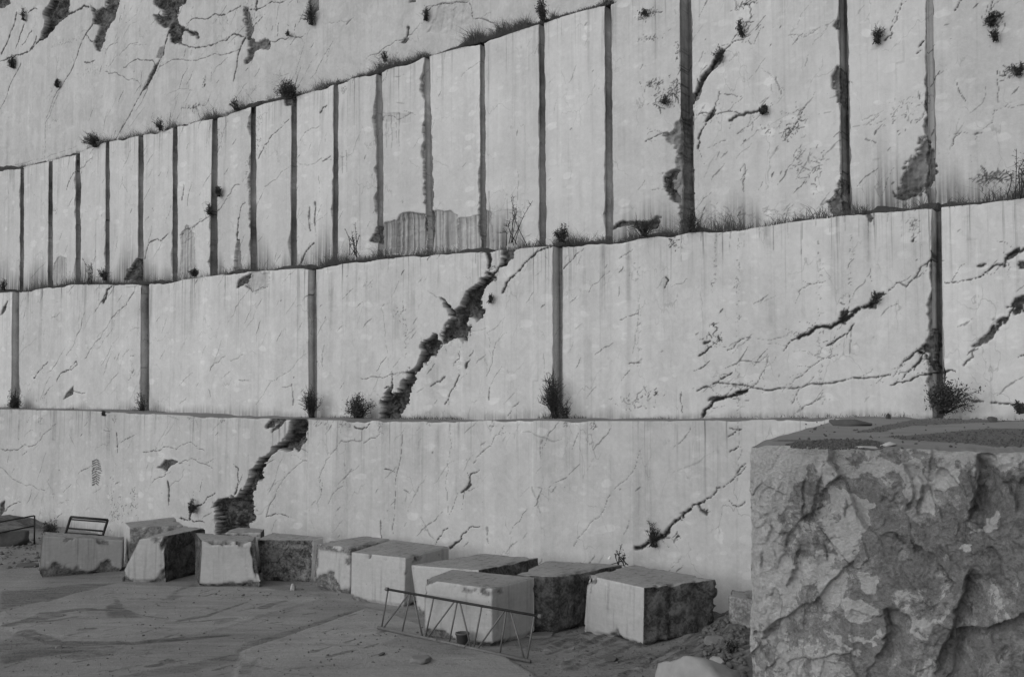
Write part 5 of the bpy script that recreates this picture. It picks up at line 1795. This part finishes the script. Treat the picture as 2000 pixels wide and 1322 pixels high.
r = np.random.RandomState(77)
pts, sz = [], []
for (x0, x1, y0, y1, n, s0, s1) in ((0, 760, 1140, 1322, 700, 0.008, 0.04), (0, 90, 1040, 1110, 170, 0.03, 0.12), (1030, 1340, 1225, 1322, 420, 0.01, 0.05),
                                    (1370, 1456, 1170, 1322, 520, 0.03, 0.12), (600, 1060, 1160, 1300, 330, 0.008, 0.045), (380, 640, 1140, 1170, 60, 0.015, 0.06)):
    for _ in range(n):
        pts.append(on_floor(r.uniform(x0, x1), r.uniform(y0, y1), -0.002))
        sz.append(s0 + (s1 - s0) * r.rand() ** 3)
scatter("gravel", "scattered chips and pebbles on the quarry floor", pts, sz, M_STONE_G, 1)
pts, sz = [], []
for g in GPOLY[:3]:
    P = np.array(g, float)
    n = 0
    while n < 900:
        x, y = r.uniform(P[:, 0].min(), P[:, 0].max()), r.uniform(P[:, 1].min(), P[:, 1].max())
        ins = False
        for i in range(len(P)):
            a, b = P[i], P[(i + 1) % len(P)]
            if (a[1] > y) != (b[1] > y) and x < (b[0] - a[0]) * (y - a[1]) / (b[1] - a[1]) + a[0]:
                ins = not ins
        n += 1
        if ins:
            pts.append(ground(x, y, ZS + 0.004))
            sz.append(r.uniform(0.008, 0.022))
for _ in range(120):
    pts.append(ground(r.uniform(1560, 2050), r.uniform(815, 876), ZS + 0.01))
    sz.append(r.uniform(0.01, 0.03))
scatter("gravel", "dark gravel patches on the flat top of the rough rock", pts, sz, M_STONE_D, 2)

# ------------------------------------------------------------------ steel lattice truss
b0, b1_ = ground(738, 1233.6), ground(1036, 1296)
b0[2] = gz(*b0[:2]) + 0.05
b1_[2] = gz(*b1_[:2]) + 0.05
td = (b1_ - b0)[:2]
TL = np.linalg.norm(td)
td /= TL
tnorm = np.array([-td[1], td[0]])
LEAN = 0.05


def truss_px(x, y, back):
    d = ray(x, y)
    t = (np.dot(b0[:2] - EYE[:2], tnorm) + back) / np.dot(d[:2], tnorm)
    return EYE + d * t


def z8(x, y):
    return (720 + x / 5.0, 1120 + y / 5.0)


root = empty("lattice_truss", (b0[0], b0[1], 0), "long steel lattice truss with zigzag bars leaning against a cut block", "steel truss")
ORG = np.array([b0[0], b0[1], 0])
top0, top1 = truss_px(*z8(180, 150), LEAN), truss_px(*z8(1675, 415), LEAN)
m = MB()
m.tube(top0 - ORG, top1 - ORG, 0.029, 10)
m.build("chord", M_STEEL_D, root, True)
m = MB()
m.tube(b0 - ORG, b1_ - ORG, 0.040, 10)
m.build("chord", M_STEEL, root, True)
for e in (top0, top1):
    m = MB()
    ax = np.array([td[0], td[1], 0])
    m.tube(e - ORG - ax * 0.04, e - ORG + ax * 0.04, 0.045, 10)
    m.build("end_collar", M_STEEL, root, True)
BARS = [((190, 155), (125, 562)), ((395, 188), (140, 566)), ((408, 190), (325, 605)), ((430, 193), (527, 652)), ((635, 225), (552, 662)), ((840, 262), (570, 668)),
        ((865, 266), (785, 708)), ((890, 272), (1000, 757)), ((1105, 308), (1025, 762)), ((1330, 350), (1060, 768)), ((1345, 353), (1280, 815)), ((1385, 362), (1522, 872)),
        ((1620, 405), (1545, 876))]


def on_seg(a, b, p):
    t = np.dot(p - a, b - a) / np.dot(b - a, b - a)
    return a + (b - a) * np.clip(t, 0, 1)


for (u_, v_) in BARS:
    p_ = on_seg(top0, top1, truss_px(*z8(*u_), LEAN))
    q_ = on_seg(b0, b1_, truss_px(*z8(*v_), 0))
    m = MB()
    m.tube(p_ - ORG, q_ - ORG, 0.019, 8)
    m.build("web_bar", M_STEEL, root, True)
# a bent loop of wire hanging off the lower chord
m = MB()
pp = []
for x, y in ((648, 560), (660, 650), (690, 715), (760, 735), (860, 745), (930, 740), (975, 660)):
    q_ = truss_px(*z8(x, y), -0.06)
    q_[2] = max(q_[2], gz(*q_[:2]) + 0.012)
    pp.append(q_ - ORG)
m.path(pp, 0.008, 0.008, 6)
m.build("wire", M_STEEL, root, True)

# bucket
bp = on_floor(903, 1259.5, 0.0)
root = empty("bucket", bp, "small dark bucket on the floor between truss and block", "bucket")
an = np.arange(24) / 24 * 2 * math.pi
prof = [(0.0, 0.0), (0.115, 0.0), (0.145, 0.25), (0.158, 0.25), (0.158, 0.28), (0.14, 0.28), (0.108, 0.03), (0.0, 0.03)]
V = np.concatenate([np.stack([np.cos(an) * max(rr, 0.001), np.sin(an) * max(rr, 0.001), np.full(24, z)], 1) for rr, z in prof])
q = []
for k in range(len(prof) - 1):
    for i in range(24):
        j = (i + 1) % 24
        q.append([k * 24 + i, k * 24 + j, k * 24 + 24 + j, k * 24 + 24 + i])
mesh_obj("pail", V, q, M_PLASTIC, root, smooth=False)
m = MB()
m.path([np.array([math.cos(a) * 0.158, -0.02 - 0.10 * math.sin(a), 0.26 - 0.05 * math.sin(a)]) for a in np.linspace(0, math.pi, 9)], 0.005, 0.005, 6)
m.build("handle", M_STEEL_D, root, True)

# railing at the far left
pp = on_floor(67.5, 1047, 0.05)
root = empty("railing", pp, "thin two-rail metal railing at the far left by the wall", "railing")
dirr = -np.array([UX[0], UX[1], 0]) * 0.55 + np.array([-0.62, -0.45, 0.0])
dirr = np.array([-0.9, -0.42, 0.0])
top = at_depth(67.5, 1006.5, pp[1]) - pp
mid = at_depth(67.5, 1026.5, pp[1]) - pp
lp = at_depth(0, 1019, pp[1] - 0.6) - pp
lm = at_depth(0, 1040, pp[1] - 0.6) - pp
for a, b in ((top, top + (lp - top) * 2.2), (mid, mid + (lm - mid) * 2.2)):
    m = MB()
    m.tube(a, b, 0.026, 8)
    m.build("rail", M_STEEL_D, root, True)
for base in (np.zeros(3), (lp - top) * 2.2 * np.array([1, 1, 0])):
    hh = top if base[0] == 0 else top + (lp - top) * 2.2
    m = MB()
    m.tube(base, hh, 0.03, 8)
    m.build("post", M_STEEL_D, root, True)

# tilted metal frame behind the left block
YB = 36.0
root = empty("metal_frame", at_depth(165, 1048, YB) * np.array([1, 1, 0]), "dark tilted metal frame with a cross rail standing behind the left block", "metal frame")
o0 = np.array(root.location)


def fp(x, y, Y=YB):
    p_ = at_depth(x, y, Y)
    return p_ - o0


tl, tr_ = fp(138.5, 1009), fp(210.5, 1015)
bl, br = fp(120, 1066), fp(192, 1072)
for nm, a, b, rr in (("leg", tl, bl, 0.045), ("leg", tr_, br, 0.045), ("top_rail", tl, tr_, 0.05), ("cross_rail", fp(133, 1031), fp(203, 1037), 0.035),
                     ("back_rail", fp(140, 1014, YB + 0.5), fp(206, 1019, YB + 0.5), 0.03), ("lower_rail", fp(130, 1041), fp(200, 1046), 0.05)):
    m = MB()
    m.tube(a, b, rr, 6)
    m.build(nm, M_STEEL_D, root)

# ------------------------------------------------------------------ plants


def leaf_quads(mb, centers, size, rng, droop=0.0):
    for c in centers:
        a = rng.randn(3)
        a /= np.linalg.norm(a)
        b = np.cross(a, rng.randn(3))
        b /= np.linalg.norm(b)
        L = size * rng.uniform(0.6, 1.4)
        w = L * 0.35
        mb.add([c - a * L * 0.5, c + b * w * 0.5, c + a * L * 0.5 + np.array([0, 0, -droop * L]), c - b * w * 0.5], [[0, 1, 2, 3]])


def plant(px_, py_, off, w, h, style, label, name="shrub", cat="shrub", group="plants growing on the quarry walls", seed=0, base=None, out=0.12):
    """px_, py_ = where it roots on the photo; w, h in photo pixels"""
    rng = np.random.RandomState(900 + seed)
    if base is None:
        s, z = wall(px_, py_, off)
        base = wall_xyz(s, z, off - out)
    Y = base[1]
    W, Hh = w * Y / F_PX, h * Y / F_PX
    root = empty(name, base, label, cat, group)
    st, lf = MB(), MB()
    n = {'twig': 30, 'leafy': 18, 'stalk': 9, 'tuft': 70, 'bush': 26}[style]
    n = int(n * min(2.6, max(0.7, W * Hh / 0.45))) if style != 'stalk' else n
    skew = rng.uniform(-0.15, 0.15) * W
    cents = []
    for i in range(n):
        an = rng.uniform(0, 2 * math.pi)
        spread = rng.rand() ** 0.6
        tipx = spread * W * 0.62 * math.cos(an) * rng.uniform(0.5, 1.2) + skew
        tipd = spread * W * 0.35 * math.sin(an)
        hz = Hh * rng.uniform(0.3, 1.15) * (1 - 0.45 * spread * spread if style != 'stalk' else rng.uniform(0.6, 1.0))
        tip = np.array([UX[0] * tipx - IN[0] * abs(tipd), UX[1] * tipx - IN[1] * abs(tipd), hz])
        if style == 'tuft':
            bend = np.array([tip[0] * 0.25, tip[1] * 0.25, hz * 0.75])
            pts_ = [np.zeros(3) + rng.randn(3) * 0.03, bend, tip]
            st.path(pts_, 0.011, 0.004)
            continue
        b0_ = rng.randn(3) * np.array([0.05, 0.05, 0.01]) * (3 if style == 'stalk' else 1)
        mid_ = tip * 0.5 + np.array([rng.randn() * 0.08 * W, rng.randn() * 0.05 * W, Hh * 0.12])
        st.path([b0_, b0_ * 0.5 + mid_ * 0.9 * 0.5 + np.array([0, 0, 0]), mid_, tip], 0.016 if style != 'bush' else 0.02, 0.006)
        if style in ('twig', 'stalk'):
            for _ in range(5 if style == 'twig' else 12):
                t = rng.uniform(0.4, 1.0)
                p0 = mid_ + (tip - mid_) * max(0, (t - 0.5) * 2) if t > 0.5 else mid_ * (t * 2)
                d = rng.randn(3) * 0.10 * max(W, Hh) * (1 if style == 'twig' else 0.35)
                d[2] = abs(d[2])
                st.path([p0, p0 + d * 0.6, p0 + d], 0.008, 0.004)
                cents.append(p0 + d)
        k = {'twig': 7, 'leafy': 22, 'stalk': 8, 'bush': 44}[style]
        for _ in range(k):
            t = rng.uniform(0.1, 1.02)
            p0 = (mid_ * (t * 2) if t < 0.5 else mid_ + (tip - mid_) * (t * 2 - 1))
            cents.append(p0 + rng.randn(3) * 0.085 * (W + Hh) * 0.5)
    st.build("stems", M_STEM, root)
    if cents:
        leaf_quads(lf, cents, {'twig': 0.04, 'leafy': 0.06, 'stalk': 0.04, 'bush': 0.075}[style], rng)
        lf.build("foliage", M_LEAF, root)
    return root


PL = [
    # top wall
    (612, 50, OFF4, 34, 46, 'twig', "dry shrub on the topmost wall near the upper edge, left of centre"),
    (836, 42, OFF4, 18, 28, 'twig', "small wall shrub on the topmost wall beside the stepped crack"),
    (29, 134, OFF4, 20, 26, 'bush', "dark tuft on the topmost wall at the far left"),
    (116, 172, OFF4, 14, 16, 'bush', "round dark tuft on the topmost wall, on a diagonal crack"),
    (50, 42, OFF4, 14, 30, 'twig', "thin twiggy plant on the topmost wall in the upper left corner cracks"),
    (757, 122, OFF4 - 0.5, 16, 26, 'twig', "small bush on the top ledge amid grass, below the diagonal crack"),
    (567, 72, OFF4, 12, 14, 'leafy', "tiny green sprig at the end of a crack on the topmost wall"),
    # ledge of the grooved wall
    (190, 288, OFF3, 54, 28, 'twig', "low dry bush on the sloping ledge at far left, above the grooves"),
    (318, 256, OFF3, 34, 24, 'twig', "dry bush on the sloping ledge, second from the left"),
    (466, 216, OFF3, 30, 26, 'twig', "dry bush on the sloping ledge above a groove, third from the left"),
    (572, 190, OFF3, 52, 34, 'bush', "thick dark bush on the sloping ledge beside the broken corner"),
    (1064, 42, OFF3, 30, 50, 'bush', "tall leafy bush in the long grass on the sloping ledge at top centre"),
    # grooved wall
    (431, 384, OFF3, 18, 22, 'bush', "dark tuft beside the seventh groove of the grooved wall"),
    (414, 420, OFF3, 24, 22, 'twig', "spiky plant inside the seventh groove of the grooved wall"),
    (1452, 72, OFF3, 20, 34, 'leafy', "dark shrub in a cracked spot high on the grooved wall, right part"),
    (1715, 88, OFF3, 28, 40, 'twig', "airy round shrub high on the grooved wall between the two right grooves"),
    (1938, 52, OFF3, 34, 24, 'bush', "dark shrub near the upper right corner of the grooved wall"),
    (1946, 82, OFF3, 20, 24, 'twig', "small spiky plant under the dark shrub near the upper right corner"),
    (1990, 150, OFF3, 30, 26, 'twig', "scrubby plant at the right edge of the grooved wall"),
    (1408, 122, OFF3, 22, 28, 'leafy', "fern-like plant along the dark diagonal crack of the grooved wall"),
    (1494, 224, OFF3, 16, 16, 'bush', "small dark tuft at the end of a level crack, right of the deep groove"),
    (1300, 205, OFF3, 26, 18, 'leafy', "low dark growth on the cracked patch left of the deep groove"),
    (1262, 32, OFF3, 22, 14, 'leafy', "dark creeping growth at the top of the panel left of the deep groove"),
    # ledge of the middle wall
    (697, 500, OFF2, 46, 60, 'stalk', "upright dry flower stalks on the ledge, left of the stained patch"),
    (1008, 478, OFF2, 70, 110, 'stalk', "tall bare branching stalks on the ledge at centre"),
    (1102, 474, OFF2, 34, 34, 'bush', "short dark bush on the ledge just right of the tall stalks"),
    (1262, 462, OFF2, 60, 34, 'twig', "low scrubby bush on the ledge left of the deep groove"),
    (1990, 386, OFF2, 50, 110, 'stalk', "tall thin-branched shrub at the right edge on the ledge"),
    (1352, 452, OFF2, 34, 40, 'twig', "spiky plant at the foot of the deep wide groove"),
    (210, 548, OFF2, 40, 26, 'twig', "dry bush on the ledge at the foot of the fourth groove"),
    (180, 555, OFF2, 36, 50, 'stalk', "thin crossing dry stems on the ledge at far left"),
    (12, 568, OFF2, 26, 24, 'twig', "small dark bush at the left edge on the ledge"),
    (385, 540, OFF2, 24, 16, 'bush', "low dark clump on the ledge near the seventh groove's foot"),
    # lowest ledge
    (34, 800, OFF2 - 0.35, 34, 40, 'bush', "dark weeds in the foot of the leftmost wide groove"),
    (284, 808, OFF2 - 0.35, 34, 42, 'leafy', "dark weeds in the foot of the second wide groove"),
    (613, 816, OFF2 - 0.3, 50, 58, 'twig', "twiggy weeds filling the foot of the third wide groove"),
    (706, 817, OFF2 - 0.4, 62, 48, 'bush', "rounded shrub on the lowest ledge left of the dark fault"),
    (1088, 815, OFF2 - 0.3, 54, 86, 'twig', "tall dry grassy shrub in the foot of the central wide groove"),
    (1108, 817, OFF2 - 0.4, 40, 30, 'twig', "low dry tuft to the right of the central groove shrub"),
    (1844, 806, OFF2 - 0.35, 88, 66, 'bush', "large dark shrub in the foot of the rightmost wide groove"),
    (1994, 806, OFF2 - 0.3, 26, 22, 'bush', "small dark bush at the right edge on the lowest ledge"),
    (962, 592, OFF2, 12, 20, 'leafy', "tiny plant on the middle wall right of the dark fault"),
    (1712, 592, OFF2, 18, 22, 'twig', "grassy tuft at the end of the thick crack on the middle wall"),
    (208, 812, OFF1 + 0.2, 10, 12, 'leafy', "tiny sprig at the lip of the lowest wall, far left"),
    # floor
    (380, 1000, OFF1 + 0.5, 20, 28, 'bush', "dark plant on a crack of the lowest wall above the left blocks"),
    (1280, 1066, OFF1, 24, 50, 'twig', "thin dry twigs growing from the big crack low on the lowest wall"),
]
for i, a in enumerate(PL):
    plant(*a[:6], a[6], seed=i)
p = on_floor(100, 1040, 0.0)
plant(0, 0, 0, 42, 36, 'bush', "dark weed heap against the wall between railing and metal frame", seed=70, base=on_floor(100, 1043, 0.0), group="plants on the quarry floor")
pp = ground(1212, 1101, 1.0)
rt = plant(0, 0, 0, 34, 46, 'stalk', "thin dry weed behind the blocks with a white blossom", seed=71, base=at_depth(1212, 1104, 25.6), group="plants on the quarry floor")
v, f = stone_shape((0.06, 0.06, 0.07), 3, True)
mesh_obj("blossom", v + (at_depth(1190, 1090, 25.5) - np.array(rt.location)), None, M_FLOWER, rt, tris=f)
plant(0, 0, 0, 30, 24, 'leafy', "low weeds on the rubble between the rightmost block and the rough rock", seed=72, base=on_floor(1425, 1265, 0.0), group="plants on the quarry floor")

# ------------------------------------------------------------------ grass on the ledges


def grass(label, spans, off, top_px, seed, hmax, back=0.5, front=-0.03):
    rng = np.random.RandomState(seed)
    xs = [p_[0] for p_ in top_px]
    ys = [p_[1] for p_ in top_px]
    V, Q, Tn, n = [], [], [], 0
    for (x0, x1, dens, hs) in spans:
        s0, _ = wall(x0, np.interp(x0, xs, ys), off)
        s1, _ = wall(x1, np.interp(x1, xs, ys), off)
        cnt = int((s1 - s0) * 560 * dens)
        s = rng.uniform(s0, s1, cnt)
        clump = np.clip(0.78 + 1.25 * fbm(s, s * 0, 0.9, 3, seed + 3) + 0.7 * fbm(s, s * 0 + 2, 3.5, 3, seed + 5), 0.12, 1.6)
        edge = np.clip(np.minimum(s - s0, s1 - s) / 0.35, 0.15, 1)
        x = x0 + (x1 - x0) * (s - s0) / (s1 - s0)
        for k in range(cnt):
            _, z = wall(x[k], np.interp(x[k], xs, ys), off)
            h = hmax * hs * clump[k] * edge[k] * (0.22 + 0.95 * rng.rand() ** 1.6 + (0.6 if rng.rand() < 0.03 else 0))
            d = rng.uniform(front, back)
            b = wall_xyz(s[k], z + rng.uniform(-0.03, 0.06), off + d)
            l = rng.randn() * 0.75 * h
            o_ = -abs(rng.randn()) * 0.25 * h
            tip = b + np.array([UX[0] * l + IN[0] * o_, UX[1] * l + IN[1] * o_, h])
            md = b + np.array([UX[0] * l * 0.3 + IN[0] * o_ * 0.3, UX[1] * l * 0.3 + IN[1] * o_ * 0.3, h * 0.6])
            w = np.array([UX[0], UX[1], 0]) * rng.uniform(0.004, 0.009)
            w2 = np.array([IN[0], IN[1], 0]) * 0.004
            V += [b - w, b + w + w2, md + w * 0.8, md - w * 0.8 + w2, tip]
            Q.append([n, n + 1, n + 2, n + 3])
            Tn.append([n + 3, n + 2, n + 4])
            n += 5
    o = mesh_obj("grass", np.array(V), np.array(Q), M_GRASS, tris=np.array(Tn))
    return tag(o, label, "grass", kind="stuff")


grass("dry grass fringe on the sloping ledge above the grooved wall",
      [(160, 215, 0.7, 0.8), (280, 345, 0.6, 0.7), (365, 425, 0.5, 0.5), (430, 482, 0.6, 0.7), (540, 605, 0.9, 0.8), (605, 660, 0.3, 0.3), (650, 845, 1.5, 0.6), (845, 905, 0.15, 0.25),
       (895, 1200, 2.2, 0.85), (-20, 160, 0.5, 0.25), (215, 280, 0.5, 0.3), (345, 540, 0.5, 0.35), (600, 660, 0.6, 0.4), (845, 900, 0.6, 0.35)], OFF3, TOP3, 801, 0.85)
grass("dry grass fringe on the ledge above the middle wall",
      [(-20, 90, 0.5, 0.6), (90, 300, 0.55, 0.55), (300, 620, 0.3, 0.5), (612, 770, 1.1, 1.0), (770, 960, 0.35, 0.4), (960, 1200, 0.8, 0.75), (1190, 1370, 0.8, 0.8), (1370, 1660, 0.35, 0.5),
       (1640, 1700, 0.6, 0.7), (1700, 1830, 0.25, 0.4), (1840, 2020, 0.4, 0.5)], OFF2, TOP2, 811, 0.72, 0.8)
grass("sparse weeds along the foot of the middle wall on the lowest ledge",
      [(-10, 60, 0.2, 0.5), (110, 150, 0.3, 0.6), (220, 310, 0.3, 0.6), (560, 720, 0.25, 0.6), (730, 900, 0.25, 0.4), (1040, 1150, 0.3, 0.7), (1200, 1330, 0.12, 0.3), (1400, 1800, 0.08, 0.3)],
      OFF1 + 1.9, [(a, b - 1) for a, b in TOP1], 821, 0.3, 0.4)
